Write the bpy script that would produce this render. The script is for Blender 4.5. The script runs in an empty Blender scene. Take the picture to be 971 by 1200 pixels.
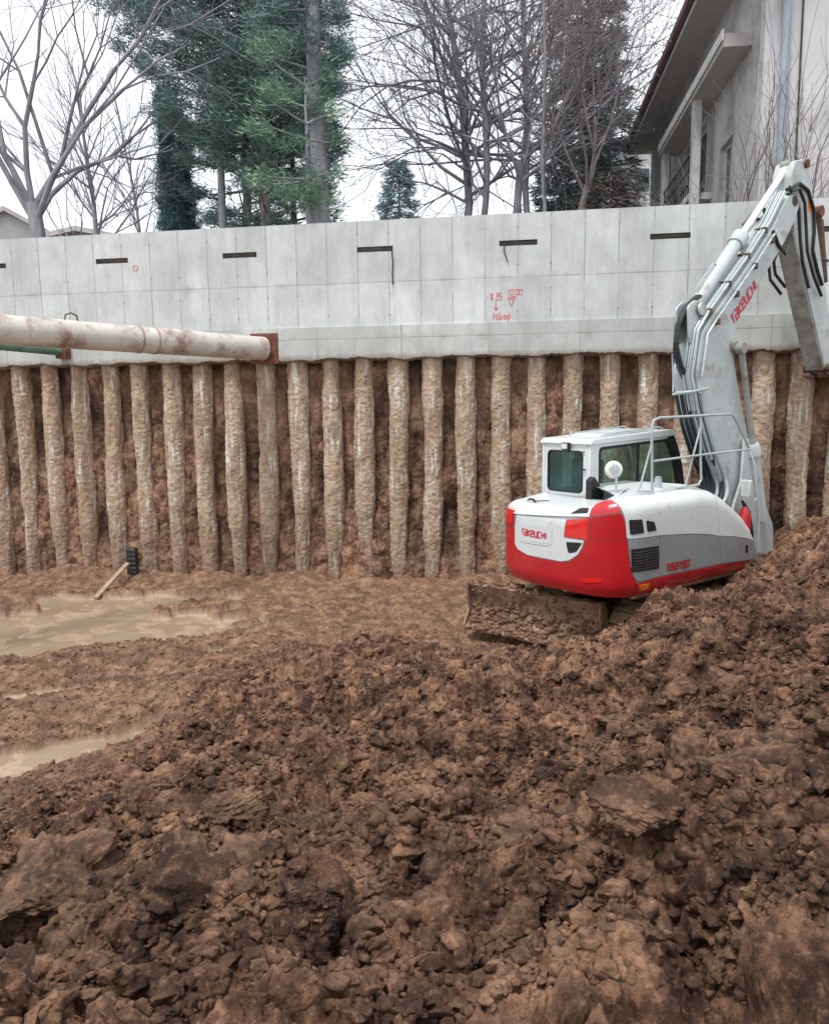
import bpy, bmesh, math, random
import numpy as np
from mathutils import Vector, Matrix
random.seed(7)
SC=bpy.context.scene; COL=SC.collection
R=math.radians
# ------------------------------------------------------------------ camera
EYE=3.3; PITCH=.13368; ROLL=-.01231; FOC=930.0
cd=bpy.data.cameras.new('camera'); cam=bpy.data.objects.new('camera',cd); COL.objects.link(cam); SC.camera=cam
cd.sensor_fit='VERTICAL'; cd.sensor_height=36.0; cd.sensor_width=36.0; cd.lens=FOC/1200*36.0; cd.clip_end=3000; cd.clip_start=.05
cam.matrix_world=Matrix.Translation((0,0,EYE))@Matrix.Rotation(math.pi/2-PITCH,4,'X')@Matrix.Rotation(ROLL,4,'Z')
_c,_s=math.cos(PITCH),math.sin(PITCH); _cr,_sr=math.cos(ROLL),math.sin(ROLL)
def ray(px,py):
    a=px-485.5;b=py-600.0
    u=a*_cr+b*_sr;v=-a*_sr+b*_cr
    x=u/FOC;up=-v/FOC
    return (x,_c+up*_s,up*_c-_s)
def onz(px,py,z):
    k=ray(px,py);t=(z-EYE)/k[2];return (k[0]*t,k[1]*t,z)
def aty(px,py,y):
    k=ray(px,py);t=y/k[1];return (k[0]*t,y,EYE+k[2]*t)
# ------------------------------------------------------------------ noise (numpy)
def _h(ix,iy,iz,seed):
    n=(ix.astype(np.int64)*374761393+iy.astype(np.int64)*668265263+iz.astype(np.int64)*2147483647+seed*974711)&0xffffffff
    n=((n^(n>>13))*1274126177)&0xffffffff
    n=((n^(n>>16))*2246822519)&0xffffffff
    return ((n^(n>>15))&0xffffff)/float(0xffffff)
def vnoise(x,y,z=None,seed=0):
    if z is None: z=np.zeros_like(x)
    x0=np.floor(x);y0=np.floor(y);z0=np.floor(z)
    fx=x-x0;fy=y-y0;fz=z-z0
    fx=fx*fx*(3-2*fx);fy=fy*fy*(3-2*fy);fz=fz*fz*(3-2*fz)
    r=0
    for dx in(0,1):
        wx=fx if dx else 1-fx
        for dy in(0,1):
            wy=fy if dy else 1-fy
            for dz in(0,1):
                if dz and not z.any(): continue
                wz=fz if dz else 1-fz
                r=r+wx*wy*wz*_h(x0+dx,y0+dy,z0+dz,seed)
    return r*2-1
def fbm(x,y,z=None,oct=4,seed=0,gain=.5):
    a=1;s=0;f=1
    for o in range(oct):
        s=s+a*vnoise(x*f,y*f,None if z is None else z*f,seed+o*17);a*=gain;f*=2.03
    return s
def clods(x,y,cell,seed):
    """lumps packed side by side: a dome per cell, tilted, with creases between"""
    x=x+vnoise(x/cell*1.3,y/cell*1.3,seed=seed+5)*cell*.38+vnoise(x/cell*3.1,y/cell*3.1,seed=seed+15)*cell*.14
    y=y+vnoise(x/cell*1.3+9,y/cell*1.3,seed=seed+6)*cell*.38+vnoise(x/cell*3.1+4,y/cell*3.1,seed=seed+16)*cell*.14
    X=x/cell;Y=y/cell;ix=np.floor(X);iy=np.floor(Y)
    best=np.full(X.shape,-.10)
    z=np.zeros_like(ix)
    for dx in(-1,0,1):
        for dy in(-1,0,1):
            cx=ix+dx;cy=iy+dy
            ox=cx+_h(cx,cy,z,seed);oy=cy+_h(cx,cy,z,seed+1)
            r=_h(cx,cy,z,seed+2);tx=_h(cx,cy,z,seed+3)-.5;ty=_h(cx,cy,z,seed+4)-.5
            ax=X-ox;ay=Y-oy
            d2=ax*ax+ay*ay
            R2=(.45+.55*r)**2
            hh=(r-.3)*.55+np.sqrt(np.maximum(R2-d2,0))*.75-np.maximum(d2-R2,0)*1.6+ax*tx*.9+ay*ty*.9
            best=np.maximum(best,hh)
    return best*cell
# ------------------------------------------------------------------ object helpers
def tag(o,label=None,cat=None,group=None,kind=None):
    if label: o['label']=label
    if cat: o['category']=cat
    if group: o['group']=group
    if kind: o['kind']=kind
    return o
def link(name,me,m=None,parent=None,smooth=False):
    if m is not None: me.materials.append(m)
    o=bpy.data.objects.new(name,me);COL.objects.link(o)
    if parent is not None: o.parent=parent
    if smooth: me.polygons.foreach_set('use_smooth',[True]*len(me.polygons))
    return o
def npmesh(name,V,Fq,m=None,parent=None,smooth=True):
    """V (n,3) ; Fq (k,3) or (k,4) int arrays"""
    me=bpy.data.meshes.new(name);V=np.ascontiguousarray(V,np.float32);Fq=np.ascontiguousarray(Fq,np.int32)
    k=Fq.shape[1]
    me.vertices.add(len(V));me.vertices.foreach_set('co',V.ravel())
    me.loops.add(Fq.size);me.loops.foreach_set('vertex_index',Fq.ravel())
    me.polygons.add(len(Fq));me.polygons.foreach_set('loop_start',np.arange(0,Fq.size,k,dtype=np.int32))
    if smooth: me.polygons.foreach_set('use_smooth',np.ones(len(Fq),bool))
    me.update(calc_edges=True)
    return link(name,me,m,parent)
class MB:
    def __init__(s): s.v=[];s.f=[]
    def add(s,vs,fs):
        n=len(s.v);s.v+= [tuple(map(float,p)) for p in vs];s.f+=[tuple(i+n for i in f) for f in fs]
    def box(s,a,b):
        x0,y0,z0=a;x1,y1,z1=b
        s.add([(x0,y0,z0),(x1,y0,z0),(x1,y1,z0),(x0,y1,z0),(x0,y0,z1),(x1,y0,z1),(x1,y1,z1),(x0,y1,z1)],[(0,3,2,1),(4,5,6,7),(0,1,5,4),(1,2,6,5),(2,3,7,6),(3,0,4,7)])
        return s
    def prism(s,poly,fn0,fn1):
        """poly 2D list; fn(p)->3D for both ends"""
        n=len(poly);a=[fn0(p) for p in poly];b=[fn1(p) for p in poly]
        s.add(a+b,[tuple(range(n-1,-1,-1)),tuple(range(n,2*n))]+[(i,(i+1)%n,n+(i+1)%n,n+i) for i in range(n)])
        return s
    def tube(s,pts,r,n=8,cap=True):
        pts=[Vector(p) for p in pts]
        rr=r if isinstance(r,(list,tuple)) else [r]*len(pts)
        up=None;rings=[]
        for i,p in enumerate(pts):
            t=(pts[min(i+1,len(pts)-1)]-pts[max(i-1,0)]).normalized()
            if up is None:
                up=Vector((0,0,1)) if abs(t.z)<.9 else Vector((1,0,0))
            b=t.cross(up)
            if b.length<1e-4: b=t.orthogonal()
            b.normalize();up=b.cross(t).normalized()
            rings.append([p+(b*math.cos(2*math.pi*k/n)+up*math.sin(2*math.pi*k/n))*rr[i] for k in range(n)])
        V=[q for g in rings for q in g];F=[]
        for i in range(len(pts)-1):
            for k in range(n):
                F.append((i*n+k,i*n+(k+1)%n,(i+1)*n+(k+1)%n,(i+1)*n+k))
        if cap:
            F.append(tuple(range(n-1,-1,-1)));F.append(tuple((len(pts)-1)*n+k for k in range(n)))
        s.add(V,F);return s
    def ring(s,outer,inner,fn0,fn1):
        """flat frame between two outlines with the same number of points, fn(p)->3D at the two depths"""
        n=len(outer)
        V=[fn0(p) for p in outer]+[fn0(p) for p in inner]+[fn1(p) for p in outer]+[fn1(p) for p in inner]
        F=[]
        for i in range(n):
            j=(i+1)%n
            F+=[(i,j,n+j,n+i),(2*n+i,3*n+i,3*n+j,2*n+j),(i,2*n+i,2*n+j,j),(n+i,n+j,3*n+j,3*n+i)]
        s.add(V,F);return s
    def build(s,name,m,parent=None,smooth=False,bevel=0,seg=2,angle=35):
        me=bpy.data.meshes.new(name);me.from_pydata(s.v,[],s.f)
        bm=bmesh.new();bm.from_mesh(me);bmesh.ops.recalc_face_normals(bm,faces=bm.faces);bm.to_mesh(me);bm.free()
        o=link(name,me,m,parent)
        if bevel:
            b=o.modifiers.new('bevel','BEVEL');b.width=bevel;b.segments=seg;b.limit_method='ANGLE';b.angle_limit=R(30)
            b.harden_normals=False
            smooth=True
        if smooth:
            me.polygons.foreach_set('use_smooth',[True]*len(me.polygons))
            me.set_sharp_from_angle(angle=R(angle))
        return o
def spl(pts,n=5):
    P=[Vector(p) for p in pts];P=[P[0]*2-P[1]]+P+[P[-1]*2-P[-2]];o=[]
    for i in range(1,len(P)-2):
        a,b,c,d=P[i-1:i+3]
        for k in range(n):
            t=k/n;o.append(.5*((2*b)+(c-a)*t+(2*a-5*b+4*c-d)*t*t+(3*b-a-3*c+d)*t**3))
    o.append(P[-2]);return o
def empty(name,loc=(0,0,0),rz=0):
    o=bpy.data.objects.new(name,None);COL.objects.link(o);o.location=loc;o.rotation_euler=(0,0,rz);o.empty_display_size=.2
    return o
def rrect(pts,r,seg=5):
    """round the corners of a polygon; r number or list"""
    out=[];n=len(pts)
    for i in range(n):
        ri=r[i] if isinstance(r,(list,tuple)) else r
        p=Vector(pts[i]);a=(Vector(pts[i-1])-p);b=(Vector(pts[(i+1)%n])-p)
        ri=min(ri,a.length*.49,b.length*.49)
        A=p+a.normalized()*ri;B=p+b.normalized()*ri
        for k in range(seg+1):
            t=k/seg;out.append(tuple((1-t)**2*A+2*t*(1-t)*p+t*t*B))
    return out
# ------------------------------------------------------------------ materials
def nt(m):
    m.use_nodes=True;return m.node_tree.nodes,m.node_tree.links
def rgb(c): return (c[0],c[1],c[2],1)
def mat(name,col,col2=None,rough=.6,scale=3,detail=5,metal=0,bump=0,bscale=40,bdist=.01,coat=0,lo=.35,hi=.65,stretch=None,spec=.5,dirt=None,dirt_amt=0,dscale=2.5):
    m=bpy.data.materials.new(name);N,L=nt(m);P=N['Principled BSDF']
    tc=N.new('ShaderNodeTexCoord');mp=N.new('ShaderNodeMapping');L.new(tc.outputs['Object'],mp.inputs[0])
    if stretch: mp.inputs['Scale'].default_value=stretch
    nz=N.new('ShaderNodeTexNoise');nz.inputs['Scale'].default_value=scale;nz.inputs['Detail'].default_value=detail;L.new(mp.outputs[0],nz.inputs[0])
    cr=N.new('ShaderNodeValToRGB');cr.color_ramp.elements[0].position=lo;cr.color_ramp.elements[1].position=hi
    c2=col2 if col2 else tuple(x*.82 for x in col)
    cr.color_ramp.elements[0].color=rgb(c2);cr.color_ramp.elements[1].color=rgb(col)
    L.new(nz.outputs[0],cr.inputs[0]);out=cr.outputs[0]
    if dirt:
        n2=N.new('ShaderNodeTexNoise');n2.inputs['Scale'].default_value=dscale;n2.inputs['Detail'].default_value=9;n2.inputs['Roughness'].default_value=.7;L.new(tc.outputs['Object'],n2.inputs[0])
        r2=N.new('ShaderNodeValToRGB');r2.color_ramp.elements[0].position=.62-.3*dirt_amt;r2.color_ramp.elements[1].position=.8-.2*dirt_amt;L.new(n2.outputs[0],r2.inputs[0])
        mx=N.new('ShaderNodeMixRGB');mx.inputs[2].default_value=rgb(dirt);L.new(r2.outputs[0],mx.inputs[0]);L.new(out,mx.inputs[1]);out=mx.outputs[0]
    L.new(out,P.inputs['Base Color'])
    P.inputs['Roughness'].default_value=rough;P.inputs['Metallic'].default_value=metal;P.inputs['Coat Weight'].default_value=coat;P.inputs['Specular IOR Level'].default_value=spec
    if bump:
        nb=N.new('ShaderNodeTexNoise');nb.inputs['Scale'].default_value=bscale;nb.inputs['Detail'].default_value=8;nb.inputs['Roughness'].default_value=.65;L.new(mp.outputs[0],nb.inputs[0])
        b=N.new('ShaderNodeBump');b.inputs['Strength'].default_value=bump;b.inputs['Distance'].default_value=bdist;L.new(nb.outputs[0],b.inputs['Height']);L.new(b.outputs[0],P.inputs['Normal'])
    return m
DIRT=(.16,.095,.06)
M={}
M['white']=mat('white_paint',(.66,.70,.71),(.60,.64,.65),rough=.32,scale=2,coat=.25,dirt=(.40,.34,.28),dirt_amt=.16,dscale=4)
M['boomwhite']=mat('boom_paint',(.52,.57,.58),(.43,.48,.49),rough=.4,scale=2.5,coat=.1,dirt=(.25,.21,.17),dirt_amt=.35,dscale=3)
M['armgrey']=mat('arm_shade_pin_grey',(.36,.38,.36),(.26,.27,.25),rough=.5,scale=2.5,dirt=(.14,.10,.07),dirt_amt=.5,dscale=3)  # dull grey for pins and eyes, also the arm's painted back-face shade
M['grey']=mat('grey_paint_reflection',(.27,.29,.30),(.23,.25,.26),rough=.35,scale=2,coat=.2,dirt=(.2,.16,.12),dirt_amt=.3,dscale=4)  # grey paint with the mud's reflection in its gloss worked in
M['red']=mat('red_paint',(.52,.012,.02),(.42,.01,.016),rough=.28,scale=2,coat=.35,dirt=(.25,.06,.04),dirt_amt=.05,dscale=5)
M['lens']=mat('red_lens',(.75,.02,.015),(.6,.01,.01),rough=.12,coat=.6)
M['orange']=mat('orange_reflector',(.8,.22,.02),rough=.3)
M['redink']=mat('red_lettering',(.6,.02,.05),(.5,.015,.04),rough=.4,scale=30)
M['sprayred']=mat('red_spray_paint',(.62,.10,.12),(.65,.30,.30),rough=.8,scale=14,lo=.3,hi=.55)
M['black']=mat('black_rubber',(.018,.018,.02),(.01,.01,.012),rough=.55,scale=20)
M['hose']=mat('hydraulic_hose',(.022,.026,.03),(.012,.014,.017),rough=.4,scale=20,dirt=(.1,.08,.06),dirt_amt=.2)
M['darksteel']=mat('dark_steel',(.06,.05,.045),(.03,.027,.025),rough=.6,scale=6,metal=.3,dirt=DIRT,dirt_amt=.9,bump=.4,bscale=30)
M['chrome']=mat('chromed_rod',(.86,.88,.9),(.8,.82,.85),rough=.2,metal=.6)
M['galv']=mat('pale_pipe',(.45,.50,.52),(.36,.41,.43),rough=.35,scale=8,metal=.1)
M['rust']=mat('rusty_steel',(.20,.075,.045),(.10,.035,.022),rough=.8,scale=9,bump=.4,bscale=60)
M['muddysteel']=mat('muddy_steel',(.42,.28,.20),(.30,.18,.125),rough=.58,scale=4,detail=9,bump=.8,bscale=26,bdist=.02,dirt=(.10,.045,.03),dirt_amt=.7)
M['lamp']=mat('lamp_lens',(.7,.72,.72),rough=.15)
M['sticker']=mat('turquoise_sticker',(.12,.5,.48),rough=.5)
M['pail']=mat('mirror_back',(.75,.74,.72),rough=.35)
M['seat']=mat('seat_fabric',(.03,.03,.035),rough=.9,scale=30)
M['beige']=mat('cab_trim',(.28,.27,.22),rough=.8)
def glass_mat(name,tint,gl=.12,op=0.0,opc=(.1,.15,.13)):
    m=bpy.data.materials.new(name);N,L=nt(m);N.remove(N['Principled BSDF']);o=N['Material Output']
    t=N.new('ShaderNodeBsdfTransparent');t.inputs[0].default_value=rgb(tint)
    g=N.new('ShaderNodeBsdfGlossy');g.inputs['Roughness'].default_value=.06
    d=N.new('ShaderNodeBsdfDiffuse');d.inputs[0].default_value=rgb(opc)
    tc=N.new('ShaderNodeTexCoord');nz=N.new('ShaderNodeTexNoise');nz.inputs['Scale'].default_value=3;L.new(tc.outputs['Object'],nz.inputs[0])
    ml=N.new('ShaderNodeMath');ml.operation='MULTIPLY';ml.inputs[1].default_value=op*2;L.new(nz.outputs[0],ml.inputs[0])
    m1=N.new('ShaderNodeMixShader');L.new(ml.outputs[0],m1.inputs[0]);L.new(t.outputs[0],m1.inputs[1]);L.new(d.outputs[0],m1.inputs[2])
    fr=N.new('ShaderNodeFresnel');fr.inputs[0].default_value=1.5
    ad=N.new('ShaderNodeMath');ad.inputs[1].default_value=gl*.5;L.new(fr.outputs[0],ad.inputs[0])
    m2=N.new('ShaderNodeMixShader');L.new(ad.outputs[0],m2.inputs[0]);L.new(m1.outputs[0],m2.inputs[1]);L.new(g.outputs[0],m2.inputs[2]);L.new(m2.outputs[0],o.inputs[0])
    return m
M['glass']=glass_mat('tinted_cab_glass',(.62,.82,.72),.08,.28,(.16,.25,.20))
M['glassdark']=glass_mat('rear_cab_glass',(.30,.5,.5),.08,.36,(.05,.16,.16))
# soil: several browns, shade painted into hollows, dry crusts, grit bump
def soil_mat(name,dark,mid,light,wet=False,fine=1.0,vert=None,attr=True):
    m=bpy.data.materials.new(name);N,L=nt(m);P=N['Principled BSDF']
    tc=N.new('ShaderNodeTexCoord');mp=N.new('ShaderNodeMapping');L.new(tc.outputs['Object'],mp.inputs[0])
    if vert: mp.inputs['Scale'].default_value=vert
    def noise(s,d,r=.6):
        n=N.new('ShaderNodeTexNoise');n.inputs['Scale'].default_value=s;n.inputs['Detail'].default_value=d;n.inputs['Roughness'].default_value=r;L.new(mp.outputs[0],n.inputs[0]);return n.outputs[0]
    def mix(f,a,b,mode='MIX'):
        x=N.new('ShaderNodeMixRGB');x.blend_type=mode
        for i,q in enumerate((f,a,b)):
            if isinstance(q,(int,float)): x.inputs[i].default_value=q
            elif isinstance(q,tuple): x.inputs[i].default_value=rgb(q)
            else: L.new(q,x.inputs[i])
        return x.outputs[0]
    def ramp(f,lo,hi):
        x=N.new('ShaderNodeMapRange');x.inputs[1].default_value=lo;x.inputs[2].default_value=hi;L.new(f,x.inputs[0]);return x.outputs[0]
    big=noise(.9,4);md=noise(5,8,.65);sm=noise(34*fine,8,.72);gr=noise(150*fine,4,.7)
    c=mix(ramp(big,.38,.62),dark,mid)
    c=mix(ramp(md,.46,.68),c,light)
    c=mix(ramp(md,.46,.34),c,tuple(x*.62 for x in dark))
    c=mix(mix(.75,(0,0,0),ramp(sm,.52,.72)),c,tuple(min(1,x*1.25) for x in light))
    c=mix(mix(.8,(0,0,0),ramp(sm,.47,.33)),c,tuple(x*.45 for x in dark))
    if attr:
        at=N.new('ShaderNodeAttribute');at.attribute_name='tone'
        sep=N.new('ShaderNodeSeparateColor');L.new(at.outputs['Color'],sep.inputs[0])
        # r: painted shade, dark low in the clods and lighter on top, g: smooth wet mud, b: dry tan
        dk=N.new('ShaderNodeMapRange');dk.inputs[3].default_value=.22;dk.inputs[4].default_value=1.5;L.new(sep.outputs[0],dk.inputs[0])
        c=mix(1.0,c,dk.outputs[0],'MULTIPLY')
        tan=mix(ramp(md,.35,.7),(.22,.122,.073),(.38,.245,.155))
        tanf=N.new('ShaderNodeMath');tanf.operation='MULTIPLY';tanf.inputs[1].default_value=.50;L.new(sep.outputs[2],tanf.inputs[0])
        c=mix(tanf.outputs[0],c,tan)
        mud=mix(ramp(big,.3,.7),(.30,.21,.14),(.42,.32,.225))
        mud=mix(mix(.6,(0,0,0),ramp(md,.42,.72)),mud,(.21,.135,.088))
        c=mix(sep.outputs[1],c,mud)
        rg=N.new('ShaderNodeMapRange');rg.inputs[3].default_value=.82;rg.inputs[4].default_value=.5;L.new(sep.outputs[1],rg.inputs[0]);L.new(rg.outputs[0],P.inputs['Roughness'])
    else: P.inputs['Roughness'].default_value=.85
    L.new(c,P.inputs['Base Color'])
    P.inputs['Specular IOR Level'].default_value=.45
    b1=N.new('ShaderNodeBump');b1.inputs['Strength'].default_value=.9;b1.inputs['Distance'].default_value=.034/fine;L.new(sm,b1.inputs['Height'])
    b2=N.new('ShaderNodeBump');b2.inputs['Strength'].default_value=.7;b2.inputs['Distance'].default_value=.010/fine;L.new(gr,b2.inputs['Height']);L.new(b1.outputs[0],b2.inputs['Normal'])
    if attr:
        st=N.new('ShaderNodeMapRange');st.inputs[3].default_value=.9;st.inputs[4].default_value=.12;L.new(sep.outputs[1],st.inputs[0]);L.new(st.outputs[0],b1.inputs['Strength']);L.new(st.outputs[0],b2.inputs['Strength'])
    L.new(b2.outputs[0],P.inputs['Normal'])
    return m
M['soil']=soil_mat('churned_soil',(.052,.0205,.0125),(.112,.049,.029),(.37,.205,.120))
# ------------------------------------------------------------------ light
SUN_EL,SUN_AZ=R(66),R(215)
w=bpy.data.worlds.new('World');SC.world=w;w.use_nodes=True;N,L=w.node_tree.nodes,w.node_tree.links
sk=N.new('ShaderNodeTexSky');sk.sky_type='NISHITA';sk.sun_disc=False;sk.sun_elevation=SUN_EL;sk.sun_rotation=SUN_AZ;sk.air_density=1;sk.dust_density=4;sk.ozone_density=1
bg=N['Background']
tc=N.new('ShaderNodeTexCoord');nz=N.new('ShaderNodeTexNoise');nz.inputs['Scale'].default_value=2.2;nz.inputs['Detail'].default_value=5;L.new(tc.outputs['Generated'],nz.inputs[0])
cr=N.new('ShaderNodeValToRGB');cr.color_ramp.elements[0].position=.3;cr.color_ramp.elements[1].position=.7
cr.color_ramp.elements[0].color=(12.3,13.0,13.7,1);cr.color_ramp.elements[1].color=(14.0,14.4,14.8,1);L.new(nz.outputs[0],cr.inputs[0])
mx=N.new('ShaderNodeMixRGB');mx.inputs[0].default_value=.88;L.new(sk.outputs[0],mx.inputs[1]);L.new(cr.outputs[0],mx.inputs[2])
L.new(mx.outputs[0],bg.inputs[0]);bg.inputs[1].default_value=.1
sd=bpy.data.lights.new('sun','SUN');sd.energy=3.0;sd.angle=R(10);sd.color=(1,.96,.9);so=bpy.data.objects.new('sun',sd);COL.objects.link(so)
sdir=Vector((math.sin(SUN_AZ)*math.cos(SUN_EL),math.cos(SUN_AZ)*math.cos(SUN_EL),math.sin(SUN_EL)))
so.rotation_euler=sdir.to_track_quat('Z','Y').to_euler()
SC.view_settings.view_transform='Standard';SC.view_settings.look='None';SC.view_settings.exposure=0
# ================================================================== RETAINING WALL, PILES, EARTH FACE
WTH=-.163866;WX,WY=-7.5636,15.2585
WT=Vector((math.cos(WTH),math.sin(WTH),0));WN=Vector((math.sin(WTH),-math.cos(WTH),0))
def wall_empty(name,t=0,z=0,d=0):
    p=Vector((WX,WY,0))+WT*t+WN*d;return empty(name,(p.x,p.y,z),WTH)
# local frame of the wall: x along the wall, y away from the camera, z up
T0,T1=-5.0,21.0
def concrete_mat(name,base,low=False):
    m=bpy.data.materials.new(name);N,L=nt(m);P=N['Principled BSDF']
    tc=N.new('ShaderNodeTexCoord');sx=N.new('ShaderNodeSeparateXYZ');L.new(tc.outputs['Object'],sx.inputs[0])
    def noise(s,d,r=.6,st=None):
        n=N.new('ShaderNodeTexNoise');n.inputs['Scale'].default_value=s;n.inputs['Detail'].default_value=d;n.inputs['Roughness'].default_value=r
        if st:
            mp=N.new('ShaderNodeMapping');mp.inputs['Scale'].default_value=st;L.new(tc.outputs['Object'],mp.inputs[0]);L.new(mp.outputs[0],n.inputs[0])
        else: L.new(tc.outputs['Object'],n.inputs[0])
        return n.outputs[0]
    def math_(op,a,b=0.0):
        x=N.new('ShaderNodeMath');x.operation=op
        for i,q in enumerate((a,b)):
            if isinstance(q,(int,float)): x.inputs[i].default_value=q
            else: L.new(q,x.inputs[i])
        return x.outputs[0]
    def mix(f,a,b,mode='MIX'):
        x=N.new('ShaderNodeMixRGB');x.blend_type=mode
        for i,q in enumerate((f,a,b)):
            if isinstance(q,(int,float)): x.inputs[i].default_value=q
            elif isinstance(q,tuple): x.inputs[i].default_value=rgb(q)
            else: L.new(q,x.inputs[i])
        return x.outputs[0]
    def rng(f,a,b,c=0.,d=1.):
        x=N.new('ShaderNodeMapRange');x.inputs[1].default_value=a;x.inputs[2].default_value=b;x.inputs[3].default_value=c;x.inputs[4].default_value=d;L.new(f,x.inputs[0]);return x.outputs[0]
    wob=math_('MULTIPLY',math_('SUBTRACT',noise(1.5,3),.5),.03)
    xx=math_('ADD',sx.outputs[0],wob)
    step=1.51 if low else .5478
    fr=math_('FRACT',math_('DIVIDE',math_('SUBTRACT',xx,-.0645 if low else .155),step))
    dj=math_('MULTIPLY',math_('ABSOLUTE',math_('SUBTRACT',fr,.5)),step)      # .5*step at joint
    jl=rng(dj,step*.5-.014,step*.5-.005)
    jw=math_('MULTIPLY',jl,rng(noise(2.2,5,.7),.38,.56,.1,1.0))
    # a different tone for each board
    cell=math_('FLOOR',math_('DIVIDE',math_('SUBTRACT',xx,-.0645 if low else .155),step))
    zz=sx.outputs[2];row=math_('GREATER_THAN',zz,5.40)
    wn=N.new('ShaderNodeTexWhiteNoise');wn.noise_dimensions='2D';cb=N.new('ShaderNodeCombineXYZ');L.new(cell,cb.inputs[0]);L.new(row,cb.inputs[1]);L.new(cb.outputs[0],wn.inputs['Vector'])
    zl=4.46 if low else 5.405
    zw=math_('ADD',zz,math_('MULTIPLY',math_('SUBTRACT',noise(2,4),.5),.03))
    dz=math_('ABSOLUTE',math_('SUBTRACT',zw,zl))
    hl=math_('MULTIPLY',rng(dz,.018,.006),rng(noise(3,4,.7),.4,.6,.25,.9))
    b=tuple(base)
    c=mix(rng(noise(1.1,6,.65),.35,.65),tuple(x*.78 for x in b),tuple(min(1,x*1.06) for x in b))
    c=mix(1.0,c,rng(wn.outputs[0],0,1,.90,1.03),'MULTIPLY')
    # runs of damp and fine mottling
    c=mix(math_('MULTIPLY',rng(noise(2.6,7,.7,(1.6,1,.28)),.47,.72),.5),c,tuple(x*.5 for x in b))
    c=mix(math_('MULTIPLY',rng(noise(14,8,.7),.5,.72),.25),c,tuple(x*.7 for x in b))
    # band of grime beneath the lift joint
    g=math_('MULTIPLY',rng(math_('ABSOLUTE',math_('SUBTRACT',zz,zl)),.10,0),rng(noise(2.3,6,.75),.5,.68))
    c=mix(math_('MULTIPLY',g,.5),c,(.24,.24,.22))
    c=mix(math_('MULTIPLY',jw,.62),c,(.19,.20,.20))
    c=mix(math_('MULTIPLY',hl,.45),c,(.23,.24,.23))
    if low:
        c=mix(rng(math_('ADD',zz,math_('MULTIPLY',noise(6,7,.7),.16)),4.30,4.20,0,.75),c,(.20,.145,.10))
    else:
        v=N.new('ShaderNodeTexVoronoi');v.inputs['Scale'].default_value=3.2;L.new(tc.outputs['Object'],v.inputs[0])
        c=mix(math_('MULTIPLY',rng(v.outputs[0],.035,.015),.7),c,(.16,.15,.13))
    L.new(c,P.inputs['Base Color']);P.inputs['Roughness'].default_value=.85
    h=math_('SUBTRACT',math_('MULTIPLY',noise(26,8,.7),.25),math_('ADD',math_('MULTIPLY',jw,.6),math_('MULTIPLY',hl,.5)))
    bp=N.new('ShaderNodeBump');bp.inputs['Strength'].default_value=.5;bp.inputs['Distance'].default_value=.012;L.new(h,bp.inputs['Height']);L.new(bp.outputs[0],P.inputs['Normal'])
    return m
M['conc']=concrete_mat('shuttered_concrete',(.60,.635,.63))
M['conclow']=concrete_mat('capping_beam_concrete',(.54,.56,.545),True)
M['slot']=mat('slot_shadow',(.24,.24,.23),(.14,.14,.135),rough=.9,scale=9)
wall=wall_empty('retaining_wall')
tag(wall,'long pale grey shuttered concrete retaining wall above the row of piles','wall')
slots=[-.6+2.4395*k for k in range(-1,9)]
def top_z(t): return 6.44+.012*math.sin(t*1.7)
b=MB();xs=[T0]
for s in slots:
    if s>T0 and s+.63<T1: xs+=[s,s+.63]
xs.append(T1);zs=[4.68,5.92,6.01,6.44]
for i in range(len(xs)-1):
    is_slot=(i%2==1)
    for j in range(3):
        if is_slot and j==1: continue
        x0,x1,z0,z1=xs[i],xs[i+1],zs[j],zs[j+1]
        b.add([(x0,0,z0),(x1,0,z0),(x1,0,z1),(x0,0,z1)],[(0,1,2,3)])
b.add([(T0,0,6.44),(T1,0,6.44),(T1,.35,6.44),(T0,.35,6.44)],[(0,1,2,3)])
b.add([(T0,.35,4.1),(T1,.35,4.1),(T1,.35,6.44),(T0,.35,6.44)],[(3,2,1,0)])
b.add([(T0,0,4.68),(T0,.35,4.68),(T0,.35,6.44),(T0,0,6.44)],[(0,1,2,3)]);b.add([(T1,0,4.68),(T1,.35,4.68),(T1,.35,6.44),(T1,0,6.44)],[(3,2,1,0)])
b.build('wall_face',M['conc'],wall)
for i in range(1,len(xs)-1,2):
    x0,x1=xs[i],xs[i+1]
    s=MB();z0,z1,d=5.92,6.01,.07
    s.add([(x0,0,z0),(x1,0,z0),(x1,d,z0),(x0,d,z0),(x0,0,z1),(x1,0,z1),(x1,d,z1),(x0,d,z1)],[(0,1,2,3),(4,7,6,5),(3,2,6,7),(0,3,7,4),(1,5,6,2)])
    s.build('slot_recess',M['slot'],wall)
    s=MB();s.box((x0+.03,.04,5.955),(x1-.02,.066,5.972));s.build('slot_strip',M['darksteel'],wall)
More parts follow.
